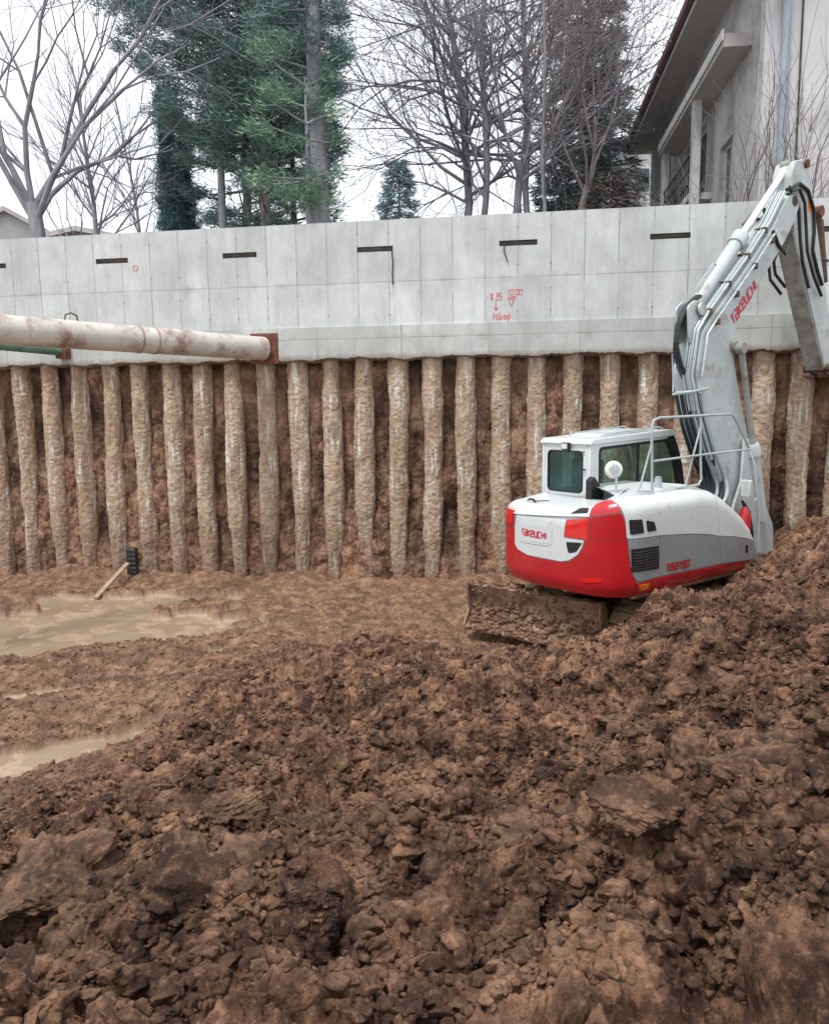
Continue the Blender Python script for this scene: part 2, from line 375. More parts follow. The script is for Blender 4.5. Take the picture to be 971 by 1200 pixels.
# capping beam, a little proud, with a ragged lower edge
b=MB();n=900
def sec(x,i):
    e=.016*math.sin(x*3.1)+.012*math.sin(x*11.3+1)+.018*(random.random()-.5)
    return [(x,-.03,4.677),(x,-.03,4.13+e),(x,.10,4.10+e*1.3),(x,.45,4.10),(x,.45,4.677)]
V=[];F=[]
for i in range(n+1):
    x=T0+(T1-T0)*i/n;V+=sec(x,i)
for i in range(n):
    for k in range(4): F.append((i*5+k,(i+1)*5+k,(i+1)*5+k+1,i*5+k+1))
    F.append((i*5+4,(i+1)*5+4,(i+1)*5,i*5))
b.add(V,F);beam=b.build('capping_beam',M['conclow'],wall)
rn_=random.Random(9);b=MB()
for k in range(-9,38):
    x=.155+.5478*k
    for z in (4.86,5.22,5.62,6.22):
        if rn_.random()<.75 and not any(s-.03<x<s+.66 and z>5.85 and z<6.1 for s in slots):
            q=rn_.uniform(.009,.014);zz=z+rn_.uniform(-.01,.01);b.tube([(x,-.0035,zz),(x,.01,zz)],q,8)
b.build('tie_holes',M['slot'],wall)
# cables hanging from the slots
cb=MB();cb.tube([(7.33,-.012,5.93),(7.345,-.02,5.75),(7.335,-.014,5.55),(7.34,-.016,5.36)],.011,6);cb.build('hanging_cable',M['hose'],wall)
cb=MB();cb.tube([(9.25,-.012,5.95),(9.235,-.03,5.85),(9.27,-.02,5.76),(9.30,-.016,5.66)],.009,6);cb.build('hanging_cable',M['hose'],wall)
# ---- stroke lettering
FONT={'T':[[(0,1),(1,1)],[(.5,.93),(.5,0)]],'A':[[(.05,1),(1,1),(1,0),(0,0),(0,.5),(.95,.5)]],'K':[[(0,1),(0,0)],[(1,1),(.08,.5),(1,0)]],
'E':[[(1,0),(0,0),(0,1),(1,1),(1,.5),(.05,.5)]],'U':[[(0,1),(0,0),(1,0),(1,1)]],'C':[[(1,1),(0,1),(0,0),(1,0)]],'H':[[(0,1),(0,0)],[(1,1),(1,0)],[(.07,.5),(.93,.5)]],'I':[[(.5,1),(.5,0)]],
'B':[[(0,0),(0,1),(.85,1),(.85,.52),(.05,.52)],[(.9,.5),(1,.5),(1,0),(.05,0)]],'2':[[(0,1),(1,1),(1,.5),(0,.5),(0,0),(1,0)]],'1':[[(.3,.85),(.6,1),(.6,0)]],'5':[[(1,1),(0,1),(0,.55),(1,.55),(1,0),(0,0)]],'0':[[(0,.5),(0,1),(1,1),(1,0),(0,0),(0,.5)]],
'8':[[(.5,.52),(.05,.75),(.5,1),(.95,.75),(.5,.5),(0,.25),(.5,0),(1,.25),(.55,.5)]],'3':[[(.05,.95),(.6,1),(.85,.75),(.4,.52),(.95,.3),(.6,0),(0,.08)]],'.':[[(.4,.0),(.6,.06)]],'-':[[(.2,.5),(.8,.5)]],
's':[[(.9,.62),(.3,.66),(.15,.45),(.75,.3),(.7,.03),(.05,.02)]],'k':[[(.1,1),(.1,0)],[(.8,.6),(.17,.28),(.9,0)]],'o':[[(.5,.6),(.12,.45),(.12,.15),(.5,0),(.88,.15),(.88,.45),(.55,.6)]],'p':[[(.1,-.35),(.1,.62),(.7,.62),(.9,.35),(.65,.08),(.15,.1)]],'i':[[(.5,.95),(.5,0)]],
'f':[[(.5,.6),(.12,.5),(.1,.15),(.45,0),(.9,.5)],[(.9,.6),(.9,0)]]}
def ribbon(b,pts,w,fn,off):
    n=len(pts);pts=[Vector(p) for p in pts];Lf=[];Rt=[]
    for i in range(n):
        a=(pts[i]-pts[i-1]).normalized() if i else (pts[1]-pts[0]).normalized()
        c=(pts[i+1]-pts[i]).normalized() if i<n-1 else a
        n1=Vector((-a.y,a.x));n2=Vector((-c.y,c.x));m=(n1+n2)
        m=m.normalized() if m.length>1e-3 else n1
        k=min(1.8,1/max(.3,m.dot(n1)))
        Lf.append(pts[i]+m*w*.5*k);Rt.append(pts[i]-m*w*.5*k)
    V=[fn(p.x,p.y,off) for p in Lf]+[fn(p.x,p.y,off) for p in Rt]
    b.add(V,[(i,i+1,n+i+1,n+i) for i in range(n-1)])
def write(text,fn,cw,ch,gap,lw,parent,m,name='lettering',slant=0,step=.0008,jit=0):
    b=MB();x=0;rn=random.Random(3)
    for c in text:
        if c==' ': x+=cw+gap;continue
        wid=cw*(.3 if c in 'I.i' else .6 if c=='1' else 1)
        for k,st in enumerate(FONT[c]):
            pts=[(x+(p[0]-.5)*wid+wid*.5+slant*p[1]*ch+rn.uniform(-jit,jit),p[1]*ch+rn.uniform(-jit,jit)) for p in st]
            ribbon(b,pts,lw,fn,.004+step*k)
        x+=wid+gap
    return b.build(name,m,parent)
def onwall(t0,z0,rot=0):
    c,s=math.cos(rot),math.sin(rot)
    return lambda x,y,o:(t0+x*c-y*s,-o,z0+x*s+y*c)
J=.004
write('-8.35',onwall(8.95,5.045),.044,.115,.016,.015,wall,M['sprayred'],'spray_marking',jit=J)
write('10.00',onwall(9.30,5.125),.048,.085,.014,.011,wall,M['sprayred'],'spray_marking',jit=J)
write('iskop',onwall(9.06,4.72),.055,.12,.014,.016,wall,M['sprayred'],'spray_marking',jit=J)
b=MB();f=onwall(0,0)
ribbon(b,[(9.30,5.085),(9.43,5.09),(9.36,4.94),(9.305,5.08)],.018,f,.004)
ribbon(b,[(9.10,5.03),(9.105,4.88)],.014,f,.004);ribbon(b,[(9.065,4.94),(9.105,4.875),(9.14,4.935)],.012,f,.0052)
ribbon(b,[(9.335,5.055),(9.395,5.055)],.012,f,.0052)
b.build('spray_marking',M['sprayred'],wall)
b=MB();ribbon(b,[(2.61+.045*math.cos(a*math.pi/6),5.82+.05*math.sin(a*math.pi/6)) for a in range(13)],.013,f,.004);b.build('spray_marking',M['sprayred'],wall)
# ---- piles
def pile_mat():
    m=bpy.data.materials.new('rough_pile_concrete');N,L=nt(m);P=N['Principled BSDF']
    tc=N.new('ShaderNodeTexCoord');oi=N.new('ShaderNodeObjectInfo')
    ad=N.new('ShaderNodeVectorMath');ad.operation='ADD';cb=N.new('ShaderNodeCombineXYZ')
    ml=N.new('ShaderNodeMath');ml.operation='MULTIPLY';ml.inputs[1].default_value=37;L.new(oi.outputs['Random'],ml.inputs[0]);L.new(ml.outputs[0],cb.inputs[0]);L.new(ml.outputs[0],cb.inputs[2])
    L.new(tc.outputs['Object'],ad.inputs[0]);L.new(cb.outputs[0],ad.inputs[1])
    def noise(s,d,r=.65,st=(1,1,1)):
        mp=N.new('ShaderNodeMapping');mp.inputs['Scale'].default_value=st;L.new(ad.outputs[0],mp.inputs[0])
        n=N.new('ShaderNodeTexNoise');n.inputs['Scale'].default_value=s;n.inputs['Detail'].default_value=d;n.inputs['Roughness'].default_value=r;L.new(mp.outputs[0],n.inputs[0]);return n.outputs[0]
    def mix(f,a,b):
        x=N.new('ShaderNodeMixRGB')
        for i,q in enumerate((f,a,b)):
            if isinstance(q,(int,float)): x.inputs[i].default_value=q
            elif isinstance(q,tuple): x.inputs[i].default_value=rgb(q)
            else: L.new(q,x.inputs[i])
        return x.outputs[0]
    def rng(f,a,b,c=0.,d=1.):
        x=N.new('ShaderNodeMapRange');x.inputs[1].default_value=a;x.inputs[2].default_value=b;x.inputs[3].default_value=c;x.inputs[4].default_value=d;L.new(f,x.inputs[0]);return x.outputs[0]
    sx=N.new('ShaderNodeSeparateXYZ');L.new(tc.outputs['Object'],sx.inputs[0])
    c=mix(rng(noise(1.6,5,.6,(1,1,.7)),.35,.65),(.36,.245,.165),(.53,.40,.295))
    c=mix(rng(noise(7,8,.7,(1,1,.5)),.5,.72,0,.6),c,(.60,.54,.47))
    c=mix(rng(noise(9,8,.75,(1,1,1.6)),.50,.36,0,.7),c,(.17,.105,.07))
    # thin pale runs of grout
    f=rng(noise(10,6,.65,(1.3,1.3,.11)),.545,.61)
    g=N.new('ShaderNodeMath');g.operation='MULTIPLY';L.new(f,g.inputs[0]);L.new(rng(noise(1.7,3,.5),.38,.5),g.inputs[1])
    c=mix(g.outputs[0],c,(.66,.65,.60))
    # muddier towards the foot
    c=mix(rng(sx.outputs[2],1.5,.2,0,.65),c,mix(rng(noise(6,8,.7),.4,.62),(.15,.085,.055),(.30,.20,.14)))
    L.new(c,P.inputs['Base Color']);P.inputs['Roughness'].default_value=.85
    wv=N.new('ShaderNodeTexWave');wv.bands_direction='Z';wv.inputs['Scale'].default_value=9;wv.inputs['Distortion'].default_value=2.5;wv.inputs['Detail'].default_value=3;wv.inputs['Detail Scale'].default_value=2;L.new(ad.outputs[0],wv.inputs[0])
    wm=N.new('ShaderNodeMath');wm.operation='MULTIPLY';L.new(wv.outputs[1],wm.inputs[0]);L.new(rng(noise(1.1,2),.50,.68,0,.16),wm.inputs[1])
    nb=N.new('ShaderNodeMath');L.new(wm.outputs[0],nb.inputs[0]);L.new(noise(22,9,.72),nb.inputs[1])
    bp=N.new('ShaderNodeBump');bp.inputs['Strength'].default_value=.9;bp.inputs['Distance'].default_value=.028;L.new(nb.outputs[0],bp.inputs['Height']);L.new(bp.outputs[0],P.inputs['Normal'])
    return m
M['pile']=pile_mat()
ORD=['leftmost','second','third','fourth','fifth','sixth','seventh','eighth','ninth','tenth','eleventh','twelfth','thirteenth','fourteenth','fifteenth','sixteenth','seventeenth','eighteenth','nineteenth','twentieth','twenty-first','twenty-second','twenty-third','twenty-fourth','twenty-fifth','twenty-sixth','twenty-seventh']
NA=48;NZ=330;HP=4.15
for i in range(-1,25):
    t=i*.6129
    a=np.linspace(0,2*np.pi,NA,endpoint=False);z=np.linspace(-.3,HP,NZ)
    A,Z=np.meshgrid(a,z)
    sd=i*31+100;rs=random.Random(sd)
    r=.172+.012*np.sin(Z*rs.uniform(1.2,2.2)+rs.uniform(0,6))+.02*fbm(np.cos(A)*1.5+sd,np.sin(A)*1.5,Z*1.8,3,sd)+.010*fbm(np.cos(A)*3+sd,np.sin(A)*3,Z*4,3,sd+3,.6)+.009*fbm(np.cos(A)*5+sd,np.sin(A)*5,Z*24,3,sd+5,.6)
    zc=rs.uniform(.7,1.7);r=r-np.clip((zc-Z)*.12,0,.02)+np.where((Z>3.6),-.006,0)
    r=r-.012*np.clip((.9-Z)/.9,0,1)
    X=np.cos(A)*r+.02*np.sin(Z*rs.uniform(.6,1.3)+rs.uniform(0,6));Y=np.sin(A)*r+.015*np.sin(Z*1.1+sd)
    V=np.stack([X,Y,Z],-1).reshape(-1,3)
    I=np.arange(NZ-1)[:,None]*NA+np.arange(NA)[None];J2=np.arange(NZ-1)[:,None]*NA+(np.arange(NA)[None]+1)%NA
    Fq=np.stack([I,J2,J2+NA,I+NA],-1).reshape(-1,4)
    o=npmesh('bored_pile',V,Fq,M['pile'])
    p=Vector((WX,WY,0))+WT*t-WN*.24;o.location=(p.x,p.y,0);o.rotation_euler=(0,0,WTH)
    k=i+1;nm=ORD[k]
    if k==25: lab='bored concrete pile at the right edge behind the raised excavator arm'
    else: lab='rough muddy concrete pile, %s %sof the row below the retaining wall'%(nm,'' if k==0 else 'from the left ')
    tag(o,lab,'pile','bored piles along the pit side')
# ---- earth between the piles
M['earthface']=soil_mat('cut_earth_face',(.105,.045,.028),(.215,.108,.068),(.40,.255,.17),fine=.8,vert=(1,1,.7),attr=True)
nx,nzv=1500,300
x=np.linspace(T0,T1,nx);z=np.linspace(-.4,4.2,nzv);X,Z=np.meshgrid(x,z)
lay=fbm(X*.35,Z*.5,oct=2,seed=4)
D=.31+.07*fbm(X*1.3,Z*1.0,oct=4,seed=8)+.035*fbm(X*6,Z*1.6,oct=4,seed=9)
D-=.10*clods(X,Z*.8,.34,70)+.22*clods(X+3,Z,.13,71)*np.clip((3.3-Z)/1.2+.3*lay,0.15,1)+.25*clods(X,Z+5,.055,72)
D-=.09*np.clip((.7+.5*fbm(X*.7,X*0,oct=3,seed=12)-Z)/1.2,0,1)
D+=.07*np.clip((Z-3.95)/.2,0,1)
tone=np.clip(.55-(D-.27)*3.0+.25*fbm(X*2,Z*2,oct=3,seed=31),0,1)  # crevice shade painted in: deeper earth gets a darker tone
top=np.clip((Z-2.4+.5*lay)/.9,0,1)
dry=np.clip(.45*top+.5*np.clip((1.0+.4*lay-Z)/.9,0,1)+.3*fbm(X*1.4,Z*.6,oct=3,seed=33),0,1)
V=np.stack([X,D,Z],-1).reshape(-1,3)
I=np.arange(nzv-1)[:,None]*nx+np.arange(nx-1)[None];Fq=np.stack([I,I+1,I+nx+1,I+nx],-1).reshape(-1,4)
def set_tone(o,r,g,b):
    at=o.data.attributes.new('tone','FLOAT_COLOR','POINT')
    c=np.stack([r.ravel(),g.ravel(),b.ravel(),np.ones(r.size)],-1).astype(np.float32);at.data.foreach_set('color',c.ravel())
ef=npmesh('earth_face',V,Fq,M['earthface']);ef.location=(WX,WY,0);ef.rotation_euler=(0,0,WTH);tag(ef,kind='structure')
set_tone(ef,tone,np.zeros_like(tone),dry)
# ================================================================== TERRAIN
ctrl_px=[(0,1200,1.25),(250,1200,1.35),(485,1200,1.4),(750,1200,1.5),(971,1200,1.68),(0,1050,0.85),(250,1050,1.0),(485,1050,1.1),(750,1050,1.25),(971,1050,1.58),(0,975,0.19),(60,950,0.3),(150,915,0.29),(250,890,0.56),(400,900,0.69),(600,900,0.84),(800,900,1.2),(971,900,1.75),(190,850,0.16),(260,800,0.26),(350,795,0.34),(500,800,0.39),(650,800,0.39),(800,800,0.82),(900,790,1.45),(971,780,1.95),(300,750,0.03),(450,745,0.06),(600,765,0.06),(690,765,0.0),(750,740,0.22),(820,716,0.26),(890,690,0.62),(971,654,1.44),(0,690,0),(200,690,0),(400,690,0),(540,698,0.03),(0,800,0),(110,760,0.03),(0,860,0),(120,870,0),(0,920,0),(200,800,0.04),(300,715,0.03),(450,710,0.05)]
ctrl=[onz(*p) for p in ctrl_px]
ctrl+=[(2.3,9.9,.05),(3.2,10.6,.15),(1.0,10.6,.05),(1.2,9.2,.05),(4.5,10.6,.55),(5.0,12.2,.35),(3,12.6,.12),(6.8,9.0,2.0),(8.5,9.5,1.9),(7.2,11.3,1.1),(6.6,12.4,.7),(8,12.5,.8),(1,12.5,.03),(7,6,2.3),(5,3,2.1),(9,1,2),(-7,13,0),(-9,9,0),(-9,5,0),(-5,4,.2),(-4,2,.7),(-3,0,1.2),(0,0,1.55),(0,-3,1.6),(4,-2,1.8),(-6,-3,1.0),(13,12,1.0),(14,5,2),(-14,14,0),(-12,0,.2)]
C=np.array(ctrl)
def tps(P,Q):
    d=np.hypot(P[:,None,0]-Q[None,:,0],P[:,None,1]-Q[None,:,1]);return d*d*np.log(d+1e-6)
n=len(C);K=tps(C,C)+np.eye(n)*.02;PP=np.c_[np.ones(n),C[:,:2]]
Amat=np.block([[K,PP],[PP.T,np.zeros((3,3))]]);sol=np.linalg.solve(Amat,np.r_[C[:,2],0,0,0])
def base_h(x,y):
    s=x.shape;P=np.c_[x.ravel(),y.ravel()];out=np.empty(len(P))
    for a in range(0,len(P),60000):
        Q=P[a:a+60000];out[a:a+60000]=tps(Q,C)@sol[:n]+sol[n]+Q@sol[n+1:]
    return np.clip(out.reshape(s),-.03,2.6)
def blob(x,y,px,py,rx,ry,ang=0):
    c=onz(px,py,0);dx=x-c[0];dy=y-c[1];ca,sa=math.cos(ang),math.sin(ang)
    u=(dx*ca+dy*sa)/rx;v=(-dx*sa+dy*ca)/ry;return np.exp(-(u*u+v*v))
def smst(v,a,b):
    t=np.clip((v-a)/(b-a),0,1);return t*t*(3-2*t)
def hit(px,py,up=.08):
    k=np.array(ray(px,py));t=np.linspace(1.2,16,900);X_=k[0]*t;Y_=k[1]*t;Z_=EYE+k[2]*t
    i=int(np.argmax(Z_<base_h(X_,Y_)+up));return (float(X_[i]),float(Y_[i]),float(Z_[i]))
HOL1=hit(897,795,.1);HOL2=hit(835,875,.1);HOL3=hit(640,850,.1)
def surface(x,y,detail=True):
    h=base_h(x,y)
    heap=smst(h,.04,.5)
    heap=np.maximum(heap,.0)
    n1=fbm(x*.9,y*.9,oct=3,seed=40)
    wet=blob(x,y,60,735,3.2,1.15)+blob(x,y,130,705,2.6,.5)*.9+blob(x,y,0,905,1.3,.42,.35)*1.1+blob(x,y,100,882,1.2,.28,.5)+blob(x,y,0,822,1.4,.22,.3)*.9+blob(x,y,-40,770,2.0,.6,.2)*.9+blob(x,y,170,780,1.2,.13,.5)*.6
    wetraw=wet;wet=smst(wet+.28*fbm(x*2.2,y*2.2,oct=4,seed=42),.50,.62)*(1-smst(h,.08,.25))
    wall_d=(y-(WY+(x-WX)*math.tan(WTH)))       # <0 in front of the wall
    foot=smst(wall_d,-.9,-.1)
    rough=(.16+.84*heap)
    # broad undulation
    d=.15*n1*heap+.03*n1
    c1=clods(x,y,.62,1);c2=clods(x+7,y,.33,11);c3=clods(x,y+3,.17,21);c4=clods(x,y,.085,31);c5=clods(x+1,y,.04,41)
    big=heap*smst(fbm(x*.5,y*.5,oct=2,seed=50),-.8,.5)
    d+=c1*.48*big+c2*(.40*heap+.08)+c3*(.46*heap+.24)+c4*(.50*heap+.38)+c5*(.42*heap+.40)
    d+=.020*fbm(x*11,y*11,oct=4,seed=60,gain=.5)*(rough+.1)+clods(x+2,y+1,.02,45)*.35*smst(6-y,0,2.5)
    # wheel and track furrows on the flat part
    fl=(1-heap)
    rut=np.sin((x*.55-y*.83+.25*n1)*5.2);d+=fl*(.025*rut-.01)
    flatd=.012*n1+.012*fbm(x*5,y*5,oct=4,seed=61)-.014
    d=d+.03*fl;d=d*(1-wet)+flatd*wet;h=h*(1-wet)
    d+=foot*(.10+.10*n1)
    cav=np.clip(.42+(c2*.35/.33+c3*.6/.17*.5+c4*.5/.085*.5)*.55+.12*n1,0,1)  # shade painted into the creases between clods, crests kept lighter
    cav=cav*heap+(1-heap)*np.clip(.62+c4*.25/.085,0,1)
    # trench below the ridge on the right
    q=HOL1;d-=.60*np.exp(-((((x-q[0])+.5*(y-q[1]))/.42)**2+((y-q[1])/.20)**2))*heap
    q=HOL3;d-=.16*np.exp(-(((x-q[0])/.3)**2+((y-q[1])/.13)**2))*heap
    q=HOL2;d-=.30*np.exp(-(((x-q[0])/.35)**2+((y-q[1])/.14)**2))*heap
    dry=np.clip((1-heap)*.9+foot*.4+.5*smst(h,1.25,2.2)*smst(y,5,7.5)+.22*fbm(x*1.1,y*1.1,oct=3,seed=55)-.10,0,1)
    return h+d,cav,wet,dry
NAa,NR=1250,1350
ang=np.linspace(-R(46),R(46),NAa)
ys=np.concatenate([np.exp(np.linspace(math.log(1.0),math.log(16.5),NR))])
Y,Tn=np.meshgrid(ys,np.tan(np.linspace(-R(38),R(38),NAa)),indexing='ij')
# grid fans out from a point behind the viewer so that it also serves neighbouring viewpoints
X=Tn*(Y+.8)*1.0;Yw=Y
H,cav,wet,dry=surface(X,Yw)
# push lumps sideways a little so that clods overhang
gx=fbm(X*6,Yw*6,H*6,5,80,.58)*.022;gy=fbm(X*6+9,Yw*6,H*6,5,81,.58)*.022
H=H+fbm(X*16,Yw*16+5,H*16,4,82,.6)*.014*(.25+.75*smst(H,.1,.5))*(1-wet)
hp=smst(H,.15,.6)
V=np.stack([X+gx*hp,Yw+gy*hp,H],-1).reshape(-1,3)
I=np.arange(NR-1)[:,None]*NAa+np.arange(NAa-1)[None];Fq=np.stack([I,I+1,I+NAa+1,I+NAa],-1).reshape(-1,4)
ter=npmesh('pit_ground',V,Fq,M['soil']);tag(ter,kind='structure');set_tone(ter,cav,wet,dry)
# coarse surround of the pit, under and around the detailed part
gx_=np.linspace(-60,60,121);gy_=np.linspace(-60,15.8,77);GX,GY=np.meshgrid(gx_,gy_)
GZ=np.full_like(GX,-.35)
V=np.stack([GX,GY,GZ],-1).reshape(-1,3);I=np.arange(76)[:,None]*121+np.arange(120)[None];Fq=np.stack([I,I+1,I+122,I+121],-1).reshape(-1,4)
g=npmesh('pit_floor',V,Fq,M['soil']);tag(g,kind='structure');set_tone(g,GZ*0+.5,GZ*0,GZ*0+.4)
# puddles
M['puddle']=mat('muddy_water',(.30,.22,.155),(.25,.18,.12),rough=.34,scale=1.2,bump=.05,bscale=3,spec=.6)
m_=MB();m_.add([(-11,5.2,-.012),(-.8,5.2,-.012),(-.8,14.0,-.012),(-11,14.6,-.012)],[(0,1,2,3)]);o=m_.build('puddle_water',M['puddle']);tag(o,kind='structure')
# ---- loose clods
def ico(sub):
    bm=bmesh.new();bmesh.ops.create_icosphere(bm,subdivisions=sub,radius=1);V=np.array([v.co[:] for v in bm.verts]);F=np.array([[v.index for v in f.verts] for f in bm.faces]);bm.free();return V,F
def chunk(V,seed,amp=.42):
    rs=np.random.RandomState(seed);P=V.copy()
    P=P*(1+amp*fbm(P[:,0]*1.6+seed,P[:,1]*1.6,P[:,2]*1.6,4,seed)[:,None])
    for k in range(6):
        nrm=rs.normal(size=3);nrm/=np.linalg.norm(nrm);d=P@nrm;lim=rs.uniform(.35,.75);P-=np.clip(d-lim,0,None)[:,None]*nrm*.8
    if len(V)>200:
        f=6.0;P=P*(1+.11*fbm(P[:,0]*3.5+seed,P[:,1]*3.5,P[:,2]*3.5,3,seed+9,.5)[:,None]);P=P*(1+.12*np.abs(fbm(P[:,0]*5,P[:,1]*5+seed,P[:,2]*5,3,seed+19,.5))[:,None])
    return P*np.array([rs.uniform(.9,1.3),rs.uniform(.8,1.1),rs.uniform(.55,.85)])
def scatter(name,count,sub,rmin,rmax,power,seed,region,nvar=8,sink=.25,flat=False):
    V0,F0=ico(sub);var=[chunk(V0,seed+k) for k in range(nvar)]
    if sub<=2: var=[v*(1+np.random.RandomState(seed+99+k).uniform(-.30,.30,(len(v),1))*(.75 if sub==2 else .6))+np.random.RandomState(seed+9+k).normal(size=v.shape)*.05 for k,v in enumerate(var)]
    rs=np.random.RandomState(seed);xs,ys=region(rs,count)
    h,cv,wt,dr=surface(xs,ys)
    keep=wt<.35;xs,ys,h,cv,dr=xs[keep],ys[keep],h[keep],cv[keep],dr[keep]
    nn=len(xs);r=rmin+(rmax-rmin)*rs.rand(nn)**power
    hb=base_h(xs,ys);r=np.where(hb<.25,np.minimum(r,rmin+(rmax-rmin)*.42),r)
    a=rs.rand(nn)*6.283;tl=rs.normal(size=(nn,2))*.5
    VV=np.empty((nn,len(V0),3),np.float32)
    vi=rs.randint(0,nvar,nn)
    for k in range(nvar):
        mm=vi==k;P=var[k][None]*r[mm][:,None,None]
        ca,sa=np.cos(a[mm])[:,None],np.sin(a[mm])[:,None]
        px,py,pz=P[...,0]*ca-P[...,1]*sa,P[...,0]*sa+P[...,1]*ca,P[...,2]
        tx=tl[mm][:,:1];cx,sx_=np.cos(tx),np.sin(tx);py,pz=py*cx-pz*sx_,py*sx_+pz*cx
        VV[mm]=np.stack([px+xs[mm][:,None],py+ys[mm][:,None],pz+(h[mm]+r[mm]*(-sink+.3))[:,None]],-1)
    Fq=(F0[None]+(np.arange(nn)*len(V0))[:,None,None]).reshape(-1,3)
    o=npmesh(name,VV.reshape(-1,3),Fq,M['soil'],smooth=sub>2)
    ones=np.ones((nn,len(V0)))
    zrel=(VV[...,2]-h[:,None])/np.maximum(r,1e-3)[:,None]
    set_tone(o,np.clip((.45+.45*(cv*.4+.3))[:,None]*ones*.8+.22*np.clip(zrel,-1,1)+((rs.rand(nn)-.45)*.45)[:,None],0,1),ones*0,dr[:,None]*ones*.9+ (rs.rand(nn)*.3)[:,None])  # lump tops painted lighter, their lower parts shaded darker
    return o
def fan(y0,y1,p):
    def f(rs,c):
        y=y0*(y1/y0)**(rs.rand(c)**p);return np.tan((rs.rand(c)*2-1)*R(36))*(y+.8),y
    return f
o=scatter('loose_clods',800,4,.04,.14,2.8,300,fan(1.9,9.0,.8),nvar=14,sink=.55);tag(o,'loose broken lumps of brown soil over the heap','soil lumps',kind='stuff')
o=scatter('small_clods',24000,2,.010,.048,2.0,400,fan(1.7,11.0,.8),nvar=14,sink=.3);tag(o,'small crumbs and pebbles of brown soil over the heap and pit floor','soil crumbs',kind='stuff')
o=scatter('soil_crumbs',80000,1,.004,.016,1.5,500,fan(1.6,12.9,.85),nvar=10,sink=0);tag(o,'fine crumbs of soil strewn over the ground','soil crumbs',kind='stuff')
o=scatter('crumbled_soil',26000,2,.006,.030,2.0,620,fan(1.5,4.8,1.0),nvar=12,sink=.2);tag(o,'crumbled soil in the near foreground of the heap','soil crumbs',kind='stuff')
# the largest clods, each a thing
Vb,Fb=ico(6)
def big_clod(px,py,z,r,seed,label,sc=(1,1,.7),dry_=.3):
    c=hit(px,py);P=chunk(Vb,seed,.3)
    P=P*(1+.022*fbm(P[:,0]*12,P[:,1]*12,P[:,2]*12,3,seed+2)[:,None]+.07*np.abs(fbm(P[:,0]*4,P[:,1]*4,P[:,2]*4+seed,3,seed,.5))[:,None])
    P=P*r*np.array(sc)
    hh=float(surface(np.array([c[0]]),np.array([c[1]]))[0][0])
    o=npmesh('soil_clod',P,Fb,M['soil']);o.location=(c[0],c[1],hh+r*.12);o.rotation_euler=(random.uniform(-.3,.3),random.uniform(-.3,.3),random.uniform(0,6))
    u=P[:,2]/r;set_tone(o,np.clip(.55+.4*u,0,1),u*0,u*0+dry_);tag(o,label,'soil clod','largest clods on the heap');return o  # painted shading by height, pale on top and dark below
big_clod(60,1105,1.1,.27,901,'biggest rounded lump of brown soil at the lower left edge of the heap')
big_clod(715,892,1.15,.22,902,'tan crusty lump of soil below the counterweight, middle of the right slope',(1.3,.8,.6),.8)
big_clod(265,1010,1.0,.15,903,'pale brown flattened lump of soil left of centre on the heap',(1.3,1,.6),.6)
big_clod(905,1120,1.6,.2,904,'broad dark lump of soil near the lower right corner',(1.2,1,.6),.1)
big_clod(725,1040,1.35,.12,905,'small pitted tan clod right of centre in the foreground',(1.1,1,.8),.9)
big_clod(872,765,1.45,.34,906,'dark overhanging lump of soil beside the hollow under the right ridge',(1.4,.8,.6),.0)
big_clod(738,1180,1.6,.12,907,'dark brown clod at the bottom edge, right of centre',(1,1,.7),.2)
big_clod(380,865,.9,.14,908,'flat smooth faced clod on the crest of the heap, left of centre',(1.3,1,.6),.5)
# ================================================================== EXCAVATOR
_OUT=[(2.6,1.0),(1.4,1.0),(.25,1.0),(.05,.975),(-.10,.88),(-.2,.72),(-.27,.47),(-.305,.2),(-.305,-.12),(-.285,-.45),(-.245,-.68),(-.15,-.87),(.0,-.975),(.2,-1.02),(1.5,-1.02),(2.8,-1.02)]
def _resample():
    P=np.array(_OUT);Q=[]
    for i in range(len(P)-1):
        a=P[max(i-1,0)];b=P[i];c=P[i+1];d=P[min(i+2,len(P)-1)]
        if i in(0,1,13,14): 
            for k in range(40): Q.append(b+(c-b)*k/40)
            continue
        L=np.linalg.norm(c-b)
        ma=(c-a)/(np.linalg.norm(c-b)+np.linalg.norm(b-a)+1e-9)*L;mb=(d-b)/(np.linalg.norm(d-c)+np.linalg.norm(c-b)+1e-9)*L
        if i==2: ma=(c-b)
        for k in range(40):
            t=k/40;Q.append((2*t**3-3*t*t+1)*b+(t**3-2*t*t+t)*ma+(-2*t**3+3*t*t)*c+(t**3-t*t)*mb)
    Q.append(P[-1]);Q=np.array(Q)
    D=np.concatenate([[0],np.cumsum(np.linalg.norm(np.diff(Q,axis=0),axis=1))])
    i0=np.argmin(np.abs(Q[:,1])+(Q[:,0]>.5)*9)
    T=np.gradient(Q,D,axis=0);T/=np.linalg.norm(T,axis=1)[:,None]
    return Q,D-D[i0],T
_Q,_D,_T=_resample()
SMIN,SMAX=_D[0],_D[-1]
def outline(s):
    f=lambda a:float(np.interp(s,_D,a))
    u,v=f(_Q[:,0]),f(_Q[:,1]);tx,ty=f(_T[:,0]),f(_T[:,1]);l=math.hypot(tx,ty)
    return u,v,ty/l,-tx/l      # outward normal
def ztop(s):
    u,v,_,_=outline(s)
    if s<0.35: return 2.07
    if v>-.9 and u<0.3 and s<1.0:
        return 2.07+.15*min(1,max(0,(s-.35)/.5))
    return float(np.interp(u,[-1,1.3,1.63,1.85,2.06,2.3,2.49,2.6,2.69,2.76,2.8],[2.22,2.24,2.20,2.12,2.0,1.86,1.70,1.54,1.36,1.2,1.13]))
